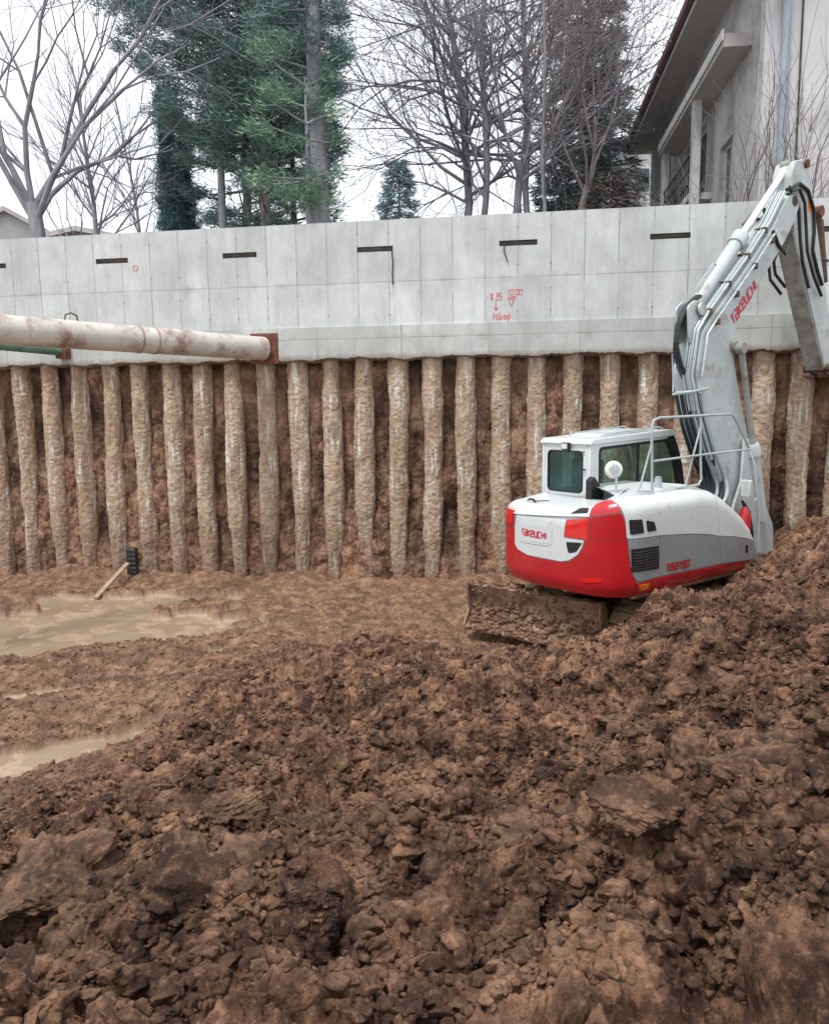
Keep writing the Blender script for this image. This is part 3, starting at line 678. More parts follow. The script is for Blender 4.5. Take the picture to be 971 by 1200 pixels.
def spine(s):
    u,v,_,_=outline(s)
    if v>.8 and u>0.1: return (max(u,.62),.8)
    if s<1.0 and u<.2: 
        return (.62,min(.8,max(v,-.5)))
    if u<1.45: return (max(.62,u),.1)
    return (u,-.56)
def bmap(s,h,off=0.):
    u,v,nx,ny=outline(s);zt=ztop(s);r=min(.17,(zt-1.1)*.45);z0=zt-r
    if h<=z0:
        k=max(0,1-(h-1.1)/.16);ins=.06*k*k-off
        return (u-nx*ins,v-ny*ins,h)
    a=(h-z0)/r
    if a<=math.pi/2:
        rr=r+off
        ins=r-rr*math.cos(a)
        return (u-nx*ins,v-ny*ins,z0+rr*math.sin(a))
    d=h-z0-r*math.pi/2
    pu,pv=u-nx*r,v-ny*r
    su,sv=spine(s);L=math.hypot(su-pu,sv-pv)
    k=min(1,d/max(L,1e-6))
    return (pu+(su-pu)*k,pv+(sv-pv)*k,zt+off+.05*math.sin(k*math.pi*.5))
EXO=(1.80389,9.56474,0);EXR=math.atan2(.60685619,.79481165)
ex=empty('excavator',EXO,EXR)
tag(ex,'white and red tracked excavator with raised boom, parked in the pit behind the soil ridge','excavator')
# local frame: x forward, y to the machine's left, z up
def patch(name,poly,m,parent,off=.006,th=.018,cell=.05,smooth=True,bevel=0):
    """panel cut from the curved body skin; poly in (arc length, height)"""
    bm=bmesh.new();vs=[bm.verts.new((p[0],p[1],0)) for p in poly];bm.faces.new(vs)
    s0=min(p[0] for p in poly);s1=max(p[0] for p in poly);h0=min(p[1] for p in poly);h1=max(p[1] for p in poly)
    k=s0+cell
    while k<s1-1e-4:
        bmesh.ops.bisect_plane(bm,geom=bm.verts[:]+bm.edges[:]+bm.faces[:],plane_co=(k,0,0),plane_no=(1,0,0));k+=cell
    k=h0+cell
    while k<h1-1e-4:
        bmesh.ops.bisect_plane(bm,geom=bm.verts[:]+bm.edges[:]+bm.faces[:],plane_co=(0,k,0),plane_no=(0,1,0));k+=cell
    bm.verts.ensure_lookup_table();bm.verts.index_update()
    pts=[(v.co.x,v.co.y) for v in bm.verts];fs=[[v.index for v in f.verts] for f in bm.faces]
    bd=[(e.link_loops[0].vert.index,e.link_loops[0].link_loop_next.vert.index) for e in bm.edges if len(e.link_loops)==1]
    bm.free()
    V=[bmap(s,h,off) for s,h in pts];n=len(V);bi=sorted({i for e in bd for i in e});mp_={i:n+k for k,i in enumerate(bi)}
    V+=[bmap(pts[i][0],pts[i][1],off-th) for i in bi]
    b=MB();b.add(V,fs+[(a,mp_[a],mp_[c],c) for a,c in bd]);o=b.build(name,m,parent,smooth=True,angle=50);return o
def shell():
    ss=np.arange(SMIN,SMAX+.001,.03);b=MB();V=[];rows=[]
    for s in ss:
        zt=ztop(s);r=min(.17,(zt-1.1)*.45);z0=zt-r;u,v,nx_,ny_=outline(s);su,sv=spine(s)
        L_=math.hypot(su-(u-nx_*r),sv-(v-ny_*r))
        hs=[1.1,1.14,1.2,1.26]+[1.26+(z0-1.26)*k/8 for k in range(1,9)] if z0>1.3 else [1.1+(z0-1.1)*k/11 for k in range(12)]
        hs+=[z0+r*math.pi/2*k/6 for k in range(1,7)]+[z0+r*math.pi/2+L_*k/8 for k in range(1,9)]
        row=[bmap(s,h,-.006) for h in hs];row.append((su,sv,1.12));rows.append(row)
    k=len(rows[0]);V=[p for r_ in rows for p in r_]
    F=[(i*k+j,(i+1)*k+j,(i+1)*k+j+1,i*k+j+1) for i in range(len(rows)-1) for j in range(k-1)]
    F.append(tuple(i*k for i in range(len(rows))))
    b.add(V,F);return b.build('body_core',M['grey'],ex,smooth=True,angle=60)
shell()
B1=SMAX   # front end of the right side
# counterweight: red, wraps round the tail
cw=patch('counterweight',[(-2.0,1.1),(1.20,1.1),(1.20,1.27),(1.13,1.38),(1.09,1.6),(1.065,1.785),(.585,1.745),(.56,1.66),(.50,1.56),(.38,1.475),(.25,1.445),(-.30,1.445),(-.52,1.49),(-.575,1.56),(-.59,1.75),(-2.0,1.75)],M['red'],ex)
patch('corner_cover',[(.625,1.755),(1.06,1.79),(1.05,1.9),(1.03,2.0),(.99,2.075),(.63,2.012)],M['red'],cw)
patch('corner_cap',[(.635,2.024),(.99,2.088),(.95,2.17),(.88,2.24),(.76,2.27),(.68,2.21),(.64,2.12)],M['red'],cw)
patch('corner_cover',[(-.61,1.76),(-.60,2.0),(-1.3,2.0),(-1.3,1.76)],M['red'],cw)
tl=patch('tail_light',[(.325,1.955),(.617,2.008),(.617,1.757),(.30,1.757)],M['lens'],ex,off=.010)
patch('tail_light',[(-.62,1.955),(-.9,1.955),(-.9,1.80),(-.62,1.80)],M['lens'],ex,off=.014)
patch('reflector',[(.55,1.295),(.79,1.325),(.79,1.285),(.56,1.25)],M['lens'],cw,off=.014)
patch('warning_plate',[(1.235,1.235),(1.42,1.23),(1.42,1.165),(1.27,1.165)],M['orange'],ex,off=.016)
rp=patch('rear_panel',[(-.53,1.925),(-.57,1.75),(-.57,1.56),(-.51,1.5),(-.30,1.458),(.25,1.458),(.37,1.487),(.49,1.57),(.545,1.66),(.57,1.745),(.287,1.745),(.315,1.963)],M['white'],ex)
patch('label_recess',rrect([(-.48,1.855),(.13,1.875),(.10,1.62),(-.45,1.60)],.05),M['white'],rp,off=.011,th=.006)
patch('label_plate',rrect([(-.455,1.83),(.105,1.85),(.08,1.645),(-.425,1.625)],.04),M['white'],rp,off=.013,th=.003)
patch('vent',rrect([(.325,1.70),(.55,1.715),(.47,1.60),(.36,1.57)],.025),M['black'],rp,off=.010)
lid=patch('engine_lid',[(-1.25,1.94),(-.53,1.938),(.63,2.022),(.63,2.12),(.67,2.22),(.74,2.30),(.74,2.72),(-1.25,2.72)],M['white'],ex)
patch('vent',rrect([(.345,2.035),(.60,2.065),(.59,2.13),(.44,2.13)],.015),M['black'],lid,off=.012)
b=MB();p0=Vector(bmap(-.40,2.2,.01));b.tube([p0,p0+Vector((-.02,.02,.03)),p0+Vector((-.01,.10,.035)),p0+Vector((.02,.16,.01))],[.016,.016,.012,.01],6);b.tube([p0+Vector((-.02,-.02,.02)),p0+Vector((.06,-.16,.03))],.008,6);b.build('lid_handle',M['black'],lid)
sk_=patch('side_skirt',[(1.215,1.1),(B1-.005,1.1),(B1-.005,1.2),(2.9,1.255),(1.6,1.275),(1.27,1.262),(1.215,1.262)],M['red'],ex)
gp=patch('side_panel',[(1.075,1.775),(1.10,1.6),(1.14,1.38),(1.19,1.30),(1.27,1.278),(1.6,1.29),(1.655,1.29),(1.60,1.765)],M['grey'],ex)
patch('grille',rrect([(1.115,1.665),(1.585,1.655),(1.60,1.385),(1.13,1.40)],.02),M['black'],gp,off=.011)
g_=MB()
for k in range(7):
    z=1.42+.033*k
    for sg in range(9):
        a,c_=1.15+.047*sg,1.15+.047*(sg+1)
        p=[bmap(a,z,.016),bmap(c_,z,.016),bmap(c_,z+.008,.012),bmap(a,z+.008,.012)];g_.add(p,[(0,1,2,3)])
g_.build('grille_bars',M['black'],gp)
patch('side_door',[(1.665,1.288),(2.88,1.272),(2.84,1.62),(2.6,1.67),(2.2,1.72),(1.61,1.765)],M['grey'],ex)
patch('side_door',[(2.89,1.272),(3.8,1.222),(3.74,1.42),(3.55,1.50),(3.2,1.575),(2.85,1.618)],M['grey'],ex)
b=MB();p=[bmap(3.44,1.44,.012),bmap(3.50,1.44,.012),bmap(3.51,1.34,.012),bmap(3.45,1.34,.012)];b.add(p,[(0,1,2,3)]);b.build('latch',M['black'],ex)
hd=patch('engine_hood',[(1.06,1.80),(1.08,1.785),(1.6,1.775),(2.2,1.73),(2.6,1.68),(2.84,1.63),(2.745,2.05),(2.73,2.12),(2.73,2.30),(2.70,3.0),(1.10,3.0),(.78,2.75),(.80,2.30),(.9,2.26),(.97,2.17),(1.01,2.09),(1.04,2.0)],M['white'],ex)
patch('front_hood',[(2.85,1.628),(3.2,1.585),(3.55,1.51),(3.735,1.432),(3.70,1.75),(3.62,2.2),(3.4,2.55),(2.72,2.75),(2.74,2.30),(2.74,2.12),(2.755,2.05)],M['white'],ex)
patch('vent',rrect([(1.08,2.0),(1.26,1.995),(1.30,1.835),(1.10,1.83)],.02),M['black'],hd,off=.012)
patch('vent',rrect([(1.335,1.975),(1.48,1.945),(1.53,1.84),(1.36,1.84)],.02),M['black'],hd,off=.012)
def onbody(s0,h0,sc=1):
    return lambda x,y,o:bmap(s0+x,h0+y,.012+o)
write('TAKEUCHI',onbody(-.405,1.70),.042,.07,.018,.018,rp,M['redink'],slant=.05)
write('TB2150',onbody(1.72,1.335),.062,.075,.022,.022,gp,M['red'],slant=.25,)
# things on the rear deck
b=MB();c0=Vector(bmap(.82,2.55,.0));b.tube([c0,c0+Vector((0,0,.22))],.014,8);b.tube([c0+Vector((0,0,.12)),c0+Vector((-.0,.02,.3)),c0+Vector((0,.05,.36))],.012,8);b.build('mirror_stalk',M['galv'],ex)
b=MB();cc=c0+Vector((.03,.07,.29));dv=Vector((-.6,-.75,.1)).normalized()
b.tube([cc-dv*.05,cc-dv*.04,cc+dv*.0,cc+dv*.03,cc+dv*.045],[.07,.092,.105,.10,.08],20);mr=b.build('round_mirror',M['pail'],ex,smooth=True)
b=MB();b.tube([cc+dv*.048,cc+dv*.052],[.06,.055],16);b.build('mirror_back_cap',M['galv'],mr)
b=MB();b.prism([(.36,2.10),(.36,2.36),(.43,2.40),(.60,2.22),(.74,2.14)],lambda p:(p[0]+.02,-.02,p[1]),lambda p:(p[0]+.02,-.11,p[1]));b.build('air_duct',M['black'],ex,bevel=.012)
# -------- cab
cab=MB();cab.box((.64,.14,1.2),(2.5,.94,2.03));cab=cab.build('cab',M['white'],ex,bevel=.03)
def sd(y): return lambda p:(p[0],y,p[1])
out=rrect([(.62,2.0),(.62,2.80),(2.36,2.885),(2.56,2.50),(2.66,2.0)],[.02,.07,.12,.3,.05])
inn=rrect([(.80,2.12),(.79,2.735),(2.30,2.80),(2.47,2.48),(2.57,2.12)],[.04,.07,.10,.3,.05])
in2=rrect([(.83,2.15),(.82,2.705),(2.26,2.765),(2.42,2.46),(2.51,2.15)],[.03,.06,.08,.3,.04])
for y0,y1 in ((.115,.165),(.945,.895)):
    m_=MB();m_.ring(out,inn,sd(y0),sd(y1));m_.build('cab_side_frame',M['white'],cab,bevel=.01)
    m_=MB();m_.ring(inn,in2,sd(y0-.004 if y0<.5 else y0+.004),sd(y1));m_.build('window_seal',M['black'],cab)
    m_=MB();m_.add([sd((y0+y1)/2)(p) for p in in2],[tuple(range(len(in2)))]);m_.build('side_window',M['glass'],cab)
# dark front pillar covers
m_=MB();m_.ring(rrect([(2.20,2.80),(2.37,2.87),(2.57,2.5),(2.665,2.1),(2.55,2.1),(2.44,2.48)],[.03,.1,.2,.02,.02,.2]),rrect([(2.24,2.80),(2.35,2.84),(2.54,2.5),(2.64,2.12),(2.57,2.12),(2.46,2.48)],[.03,.1,.2,.02,.02,.2]),sd(.108),sd(.116));m_.build('pillar_trim',M['black'],cab)
m_=MB();m_.prism(rrect([(2.22,2.795),(2.36,2.865),(2.56,2.5),(2.655,2.12),(2.58,2.12),(2.47,2.48)],[.03,.08,.2,.02,.02,.2]),sd(.106),sd(.112));m_.build('front_pillar',M['black'],cab)
# sliding pane divider
m_=MB();m_.box((1.60,.125,2.14),(1.63,.155,2.74));m_.build('window_bar',M['black'],cab)
def rr(u): return lambda p:(u,p[0],p[1])
o1=rrect([(.168,2.03),(.168,2.80),(.892,2.80),(.892,2.03)],[.02,.05,.05,.02]);i1=rrect([(.235,2.15),(.235,2.69),(.845,2.69),(.845,2.15)],.075);i2=rrect([(.25,2.165),(.25,2.675),(.83,2.675),(.83,2.165)],.07)
m_=MB();m_.ring(o1,i1,rr(.625),rr(.67));m_.build('cab_rear_frame',M['white'],cab,bevel=.008)
m_=MB();m_.ring(i1,i2,rr(.621),rr(.67));m_.build('window_seal',M['black'],cab)
m_=MB();m_.add([rr(.64)(p) for p in i2],[tuple(range(len(i2)))]);m_.build('rear_window',M['glassdark'],cab)
m_=MB();m_.add([(2.60,.17,2.03),(2.60,.89,2.03),(2.38,.89,2.82),(2.38,.17,2.82)],[(0,1,2,3)]);m_.build('windscreen',M['glass'],cab)
m_=MB();m_.prism(rrect([(.60,2.775),(.60,2.80),(.66,2.845),(2.30,2.93),(2.42,2.87),(2.40,2.84)],[.01,.03,.03,.06,.03,.01]),sd(.095),sd(.965));rf=m_.build('cab_roof',M['white'],cab,bevel=.018)
b=MB();b.tube([(.95,.16,2.865),(.97,.16,2.90),(2.1,.16,2.965),(2.2,.16,2.93)],.011,6);b.tube([(.95,.75,2.865),(.97,.75,2.90),(2.1,.75,2.965),(2.2,.75,2.93)],.011,6);b.tube([(1.55,.16,2.935),(1.55,.75,2.935)],.010,6);b.build('roof_rail',M['galv'],rf)
b=MB();b.prism(rrect([(.9,2.86),(1.0,2.90),(1.9,2.945),(2.0,2.92)],.02),sd(.22),sd(.70));b.build('roof_hatch',M['white'],rf,bevel=.01)
b=MB();b.box((.545,.42,2.705),(.60,.54,2.80));wl_=b.build('work_lamp',M['black'],cab,bevel=.01);b=MB();b.box((.538,.435,2.72),(.5445,.525,2.785));b.build('lamp_lens',M['lamp'],wl_)
b=MB();b.tube([(.60,.46,2.70),(.605,.30,2.66),(.61,.20,2.69)],.007,6);b.tube([(.60,.20,2.45),(.60,.20,2.47)],.02,8);b.build('lamp_cable',M['black'],cab)
b=MB();b.box((1.22,.172,2.16),(1.40,.176,2.33));b.build('window_sticker',M['sticker'],cab)
b=MB();b.box((1.05,.35,1.9),(1.18,.80,2.55));b.box((1.10,.35,1.9),(1.6,.80,2.06));b.tube([(1.10,.42,2.5),(1.10,.42,2.62),(1.12,.44,2.68),(1.12,.70,2.68),(1.10,.72,2.62),(1.10,.72,2.5)],.05,8);b.build('driver_seat',M['seat'],ex,bevel=.04)
b=MB();b.box((1.7,.20,2.0),(2.2,.28,2.22));b.box((2.30,.2,2.03),(2.45,.85,2.10));b.build('cab_console',M['beige'],ex,bevel=.02)
# cab mirror / lamp at front right
b=MB();b.prism(rrect([(2.45,2.90),(2.46,2.99),(2.68,2.94),(2.72,2.86),(2.60,2.81)],.03),sd(-.02),sd(-.12));b.build('front_lamp',M['galv'],ex,bevel=.012)
b=MB();b.tube([(2.40,.10,2.86),(2.44,-.02,3.0),(2.44,-.06,3.02),(2.66,-.06,3.03)],.009,6);b.tube([(2.44,-.04,3.16),(2.44,-.04,2.95)],.009,6);b.build('lamp_bracket',M['galv'],ex)
# -------- handrail
def rail(pts,r=.016): 
    b.tube(pts,r,8)
b=MB();V_=-.86
rail([(.57,V_,2.26),(.535,V_,2.9),(.53,V_,3.03),(.56,V_,3.09),(.66,V_,3.12),(2.12,V_,3.14),(2.22,V_,3.12),(2.30,V_,3.04),(2.62,V_,2.70)])
rail([(.54,V_,2.62),(1.6,V_,2.65),(2.68,V_,2.67)],.014)
rail([(.38,V_+.05,2.28),(.42,V_+.05,2.36),(.54,V_,2.83)],.012)
rail([(1.50,V_,3.12),(1.53,V_,2.60),(1.56,V_,2.34),(1.50,V_,2.28),(1.1,V_+.04,2.265)],.015)
rail([(1.50,V_,2.98),(1.36,V_,2.62),(1.26,V_+.02,2.28)],.011)
rail([(.57,V_,2.27),(.50,V_,2.275),(.36,V_+.05,2.28)],.013)
b.build('handrail',M['galv'],ex,smooth=True)
b=MB();b.tube([(1.02,-.62,2.24),(1.02,-.62,2.38)],.045,10);b.tube([(1.02,-.62,2.385),(1.02,-.62,2.40)],.035,10);b.build('filler_cap',M['galv'],ex,smooth=True)
# -------- boom
BV0,BV1=-.50,-.14
BP=[(3.82,1.19),(3.56,2.02),(3.28,2.71),(3.01,3.3),(2.83,3.76),(2.74,4.03),(2.86,4.41),(3.36,4.91),(3.9,5.44),(4.21,5.82),(4.35,6.12),(4.30,6.24),(4.14,6.25),(3.97,6.13),(3.62,5.68),(3.12,5.19),(2.22,4.38),(2.02,4.18),(1.92,3.64),(2.08,3.2),(2.44,2.51),(2.77,1.91),(3.04,1.28)]
b=MB();b.prism(rrect(BP,.05,2),sd(BV0),sd(BV1));boom=b.build('boom',M['boomwhite'],ex,bevel=.018)
def onboom(u0,z0,ang):
    c,s=math.cos(ang),math.sin(ang);return lambda x,y,o:(u0+x*c-y*s,BV0-o,z0+x*s+y*c)
ta=math.atan2(5.05-4.29,3.34-2.56)
write('TAKEUCHI',onboom(2.74,4.31,ta),.074,.125,.030,.028,boom,M['redink'],slant=.12,step=.001)
for y_ in (BV0-.03,BV1+.03):
    b=MB();b.prism(rrect([(1.82,4.50),(1.98,4.60),(2.16,4.56),(2.26,4.36),(2.0,4.10),(1.90,4.02),(1.86,4.15)],.05),sd(-.42 if y_<-.3 else -.22),sd(-.39 if y_<-.3 else -.25));b.build('cylinder_bracket',M['boomwhite'],boom,bevel=.008)
b=MB();b.tube([(2.06,-.47,4.48),(2.06,-.17,4.48)],.055,14);b.build('pin',M['rust'],boom,smooth=True)
b=MB();b.tube([(2.06,-.478,4.48),(2.06,-.455,4.48)],[.075,.085],16);b.build('pin_boss',M['boomwhite'],boom,smooth=True)
b=MB();b.tube([(2.74,-.56,4.03),(2.74,-.08,4.03)],.07,14);b.build('pin',M['armgrey'],boom,smooth=True)
b=MB();b.tube([(2.80,-.60,3.99),(2.80,-.52,3.99)],[.055,.06],14);b.build('pin_cap',M['armgrey'],boom,smooth=True)
# steel pipes along the back edge
edge=[(2.70,1.95),(2.40,2.55),(2.05,3.2),(1.89,3.64),(1.99,4.2),(2.19,4.42),(3.09,5.23),(3.59,5.72),(3.94,6.17)]
def offs(path,d):
    P=[Vector(p) for p in path];o=[]
    for i in range(len(P)):
        t=(P[min(i+1,len(P)-1)]-P[max(i-1,0)]).normalized();o.append(P[i]+Vector((-t.y,t.x))*d)
    return o
for k,y_ in enumerate((-.485,-.445,-.405,-.365)):
    e_=offs(edge[2:] if k else edge[1:],.035+.012*(k%2));b=MB();b.tube([(p.x,y_,p.y) for p in e_],.016 if k else .021,8);b.build('hydraulic_pipe',M['galv'],boom,smooth=True)
e_=offs(edge[3:8],-.12);b=MB();b.tube([(p.x,BV0-.03,p.y) for p in e_][:1]+[(p.x,BV0-.03,p.y) for p in e_],.018,8);b.build('hydraulic_pipe',M['galv'],boom,smooth=True)
b=MB()
for (u,z) in ((2.20,4.42),(2.62,4.80),(3.05,5.20),(3.45,5.58)):
    b.box((u-.03,-.51,z+.0),(u+.03,-.34,z+.075))
    b.box((u+.09,BV0-.055,z-.13),(u+.15,BV0-.001,z-.05))
b.build('pipe_clamp',M['darksteel'],boom,bevel=.006)
b=MB();b.tube([(1.80,-.30,3.42),(1.80,-.54,3.43),(2.12,-.545,3.47)],.02,6);b.tube([(1.80,-.25,3.40),(1.80,-.54,3.43)],.02,6);b.tube([(1.92,-.2,3.80),(1.80,-.22,3.92),(1.84,-.22,3.6),(1.8,-.25,3.43)],.012,6);b.build('hose_guide',M['galv'],boom,smooth=True)
# hoses down the lower boom
for k in range(6):
    y_=-.52+.055*k;dx=-.03*k
    b=MB();b.tube(spl([(2.02+dx,y_,3.42),(2.18+dx,y_,3.0),(2.45+dx,y_,2.55),(2.62+dx,y_,2.33),(2.66+dx,y_-.03,2.15),(2.60+dx,y_-.05,2.0),(2.45,y_-.04,1.85)]),.024,8);b.build('hose',M['hose' if k%2 else 'galv'] if k<4 else M['hose'],boom,smooth=True)
for k,(y_,d) in enumerate(((-.36,0),(-.29,.10))):
    pts=[(2.26,4.66),(2.08,4.64),(1.86,4.50),(1.70,4.27),(1.67,4.02),(1.76,3.80),(1.92,3.58),(2.02,3.42)]
    b=MB();b.tube([(p[0]+d,y_,p[1]-d*.4) for p in pts],.036,10);b.build('hose',M['hose'],boom,smooth=True)
# arm cylinder along the top of the boom
ax=Vector((4.24-2.06,0,6.62-4.48)).normalized();A0=Vector((2.06,-.32,4.48));A1=A0+ax*1.52;A2=Vector((4.26,-.32,6.62))
b=MB();b.tube([A0-ax*.03,A0+ax*.10,A0+ax*.14,A1-ax*.22,A1-ax*.21,A1-ax*.02,A1],[.075,.085,.093,.093,.118,.118,.09],18);cy=b.build('arm_cylinder',M['boomwhite'],ex,smooth=True)
b=MB();b.tube([A1,A2-ax*.08],.05,14);b.build('piston_rod',M['chrome'],cy,smooth=True)
b=MB();b.tube([A2+Vector((0,-.07,0)),A2+Vector((0,.07,0))],.085,14);b.build('rod_eye',M['armgrey'],cy,smooth=True)
b=MB();nrm=Vector((-ax.z,0,ax.x));b.tube([A0+ax*.25+nrm*.10,A0+ax*.3+nrm*.15,A0+ax*.75+nrm*.14,A0+ax*.8+nrm*.10],.014,6);b.build('cylinder_pipe',M['galv'],cy,smooth=True)
# boom cylinders, one each side of the boom
for y_ in (-.60,-.04):
    a=Vector((2.78,y_,4.0));c_=Vector((3.50,y_,1.62));d_=(c_-a).normalized();mid=a+d_*1.35
    b=MB();b.tube([mid,mid+d_*.05,mid+d_*.16,mid+d_*.17,c_],[.085,.10,.10,.08,.08],16);o=b.build('boom_cylinder',M['boomwhite'],ex,smooth=True)
    b=MB();b.tube([a,mid],.042,12);b.build('piston_rod',M['armgrey'],o,smooth=True)
    b=MB();b.tube([a+Vector((0,-.05,0)),a+Vector((0,.05,0))],.075,12);b.build('rod_eye',M['armgrey'],o,smooth=True)
# boom foot bracket and front plates
for y_ in (-.565,-.105):
    b=MB();b.prism(rrect([(2.6,1.05),(3.9,1.05),(3.86,1.5),(3.45,2.05),(3.25,2.75),(3.0,2.80),(2.96,2.2),(2.7,1.7)],.05),sd(y_-.02 if y_<-.3 else y_+.02),sd(y_+.02 if y_<-.3 else y_+.06));b.build('boom_bracket',M['boomwhite'],ex,bevel=.008)
b=MB();b.tube([(2.9,-.66,2.75),(2.93,-.78,2.45),(2.95,-.80,2.2),(3.0,-.84,1.8),(3.02,-.84,1.1)],.015,6);b.tube([(2.95,-.80,1.95),(3.2,-.66,1.95)],.02,6);b.build('front_grab_rail',M['galv'],ex,smooth=True)
b=MB();b.box((2.74,-.83,2.02),(2.82,-.70,2.25));b.build('work_lamp',M['lamp'],ex,bevel=.012)
b=MB();b.tube([(2.84,-.72,1.30),(2.84,-.72,1.33),(2.84,-.72,1.76),(2.84,-.72,1.84),(2.84,-.72,1.88)],[.08,.085,.085,.05,.03],16);b.build('fire_extinguisher',M['red'],ex,smooth=True)
b=MB();b.tube([(2.80,-.70,1.95),(2.95,-.72,1.8),(3.0,-.75,1.5),(2.95,-.78,1.3)],.02,6);b.tube([(2.86,-.66,1.95),(3.04,-.68,1.7),(3.06,-.72,1.4)],.02,6);b.build('hose',M['hose'],ex,smooth=True)
b=MB();b.box((2.5,-.95,1.1),(3.05,-.55,1.24));b.build('front_step',M['darksteel'],ex,bevel=.01)
# -------- arm
AP=[(4.16,6.10),(4.32,5.6),(4.86,4.72),(5.40,3.78),(5.47,3.72),(5.56,3.78),(5.52,4.4),(5.14,5.32),(4.78,6.19),(4.62,6.64),(4.46,6.72),(4.20,6.66),(4.12,6.45)]
b=MB();b.prism(rrect(AP,.05,3),sd(-.465),sd(-.175));arm=b.build('arm',M['boomwhite'],ex,bevel=.015)
b=MB();b.prism([(4.26,5.70),(4.84,4.70),(5.38,3.78),(5.36,3.765),(4.82,4.68),(4.24,5.68)],sd(-.455),sd(-.185));b.build('back_face_shade',M['armgrey'],arm)  # dark sheet standing in for shade on the arm's back face
b=MB();b.tube([(4.18,-.50,6.10),(4.18,-.14,6.10)],.08,14);b.build('pin',M['darksteel'],arm,smooth=True)
b=MB();b.tube([(4.50,-.50,6.66),(4.50,-.14,6.66)],.06,12);b.build('pin',M['rust'],arm,smooth=True)
b=MB();b.tube([(5.46,-.52,3.80),(5.46,-.12,3.80)],.065,14);b.build('pin',M['darksteel'],arm,smooth=True)
b=MB();b.box((4.62,-.468,6.02),(4.72,-.466,6.18));b.build('warning_label',M['orange'],arm)
for k,(pts,y_) in enumerate((([(4.05,6.24),(4.3,6.36),(4.56,6.30),(4.76,6.05),(4.80,5.75),(4.78,5.5),(4.95,5.22),(5.12,5.02)],-.49),([(4.02,6.2),(4.25,6.27),(4.42,6.1),(4.50,5.75),(4.56,5.45),(4.78,5.12),(5.05,4.85)],-.52),([(4.0,6.16),(4.2,6.2),(4.34,6.0),(4.42,5.6),(4.52,5.3),(4.74,4.95)],-.48),([(4.05,6.24),(4.35,6.42),(4.68,6.30),(4.88,5.95),(4.86,5.55),(5.0,5.42),(5.35,5.4)],-.44),([(3.6,5.62),(3.75,5.45),(3.95,5.35),(4.02,5.45)],-.52),([(4.45,5.52),(4.34,5.34),(4.40,5.16),(4.7,5.0)],-.14),([(4.40,5.52),(4.26,5.34),(4.34,5.08),(4.66,4.9)],-.10))):
    b=MB();b.tube([(p[0],y_,p[1]) for p in pts],.024,8);b.build('hose',M['hose'],arm,smooth=True)
b=MB();b.tube([(3.5,-.12,5.75),(3.62,-.2,5.92),(3.78,-.28,5.98),(3.88,-.2,5.9)],.02,6);b.tube([(3.45,-.1,5.66),(3.6,-.18,5.82),(3.8,-.22,5.86)],.02,6);b.build('hose',M['hose'],arm,smooth=True)
# bucket cylinder, linkage and bucket beyond the frame
a=Vector((5.20,-.32,6.12));c_=Vector((5.62,-.32,4.55));d_=(c_-a).normalized()
b=MB();b.tube([a,a+d_*.12,a+d_*.13,a+d_*1.05,a+d_*1.06],[.06,.06,.075,.075,.05],14);bc=b.build('bucket_cylinder',M['darksteel'],ex,smooth=True)
b=MB();b.tube([a+d_*1.05,c_],.035,10);b.build('piston_rod',M['chrome'],bc,smooth=True)
b=MB();b.tube([a+Vector((0,-.07,0)),a+Vector((0,.07,0))],.085,12);b.build('rod_eye',M['rust'],bc,smooth=True)
b=MB();b.prism(rrect([(5.56,4.6),(5.66,4.6),(6.0,3.95),(5.9,3.9)],.03),sd(-.45),sd(-.42));b.prism(rrect([(5.56,4.6),(5.66,4.6),(6.0,3.95),(5.9,3.9)],.03),sd(-.22),sd(-.19));b.build('bucket_link',M['darksteel'],ex)
b=MB();P_=[(5.62,3.70),(6.05,4.1),(6.5,4.1),(6.85,3.8),(6.95,3.4),(6.8,3.05),(6.72,3.07),(6.86,3.4),(6.76,3.74),(6.45,4.0),(6.05,4.0),(5.68,3.66)]
b.prism(P_,sd(-.62),sd(-.02));bk=b.build('bucket',M['muddysteel'],ex)
b=MB()
for y_ in (-.62,-.04): b.prism([(5.68,3.68),(6.05,4.06),(6.48,4.06),(6.8,3.76),(6.9,3.4),(6.75,3.1)],sd(y_-.003),sd(y_+.023))
b.build('bucket_side',M['muddysteel'],bk)
b=MB();b.prism([(5.40,3.84),(5.50,3.90),(5.72,3.74),(5.66,3.66),(5.46,3.72)],sd(-.44),sd(-.40));b.prism([(5.40,3.84),(5.50,3.90),(5.72,3.74),(5.66,3.66),(5.46,3.72)],sd(-.24),sd(-.20));b.build('bucket_lug',M['darksteel'],bk)
# -------- dozer blade
def loc(p):
    d=Vector(p)-Vector(EXO);c,s=math.cos(-EXR),math.sin(-EXR);return Vector((d.x*c-d.y*s,d.x*s+d.y*c,d.z))
ZB=.95
bA=loc(onz(704,707,ZB));bB=loc(onz(551,682,ZB));bt=(bB-bA);bl=bt.length;bt.normalize();bn=Vector((-abs(bt.y),bt.x*(1 if bt.y>0 else -1),0)).normalized()
if bn.x>0: bn=-bn
def bw(a,d,z): return bA+bt*a+bn*d+Vector((0,0,z-ZB))
prof=[(0,.95),(.03,.93),(.0,.86),(-.05,.76),(-.07,.66),(-.04,.54),(.04,.42),(.12,.36),(.115,.335),(.0,.40),(-.09,.52),(-.13,.66),(-.11,.80),(-.05,.93)]
b=MB();n=60;k=len(prof);V=[];F=[]
rn=random.Random(5)
for i in range(n+1):
    for j,(d,z) in enumerate(prof): V.append(bw(bl*i/n,d,z))
for i in range(n):
    for j in range(k): F.append((i*k+j,(i+1)*k+j,(i+1)*k+(j+1)%k,i*k+(j+1)%k))
F+=[tuple(range(k)),tuple(n*k+j for j in range(k-1,-1,-1))]
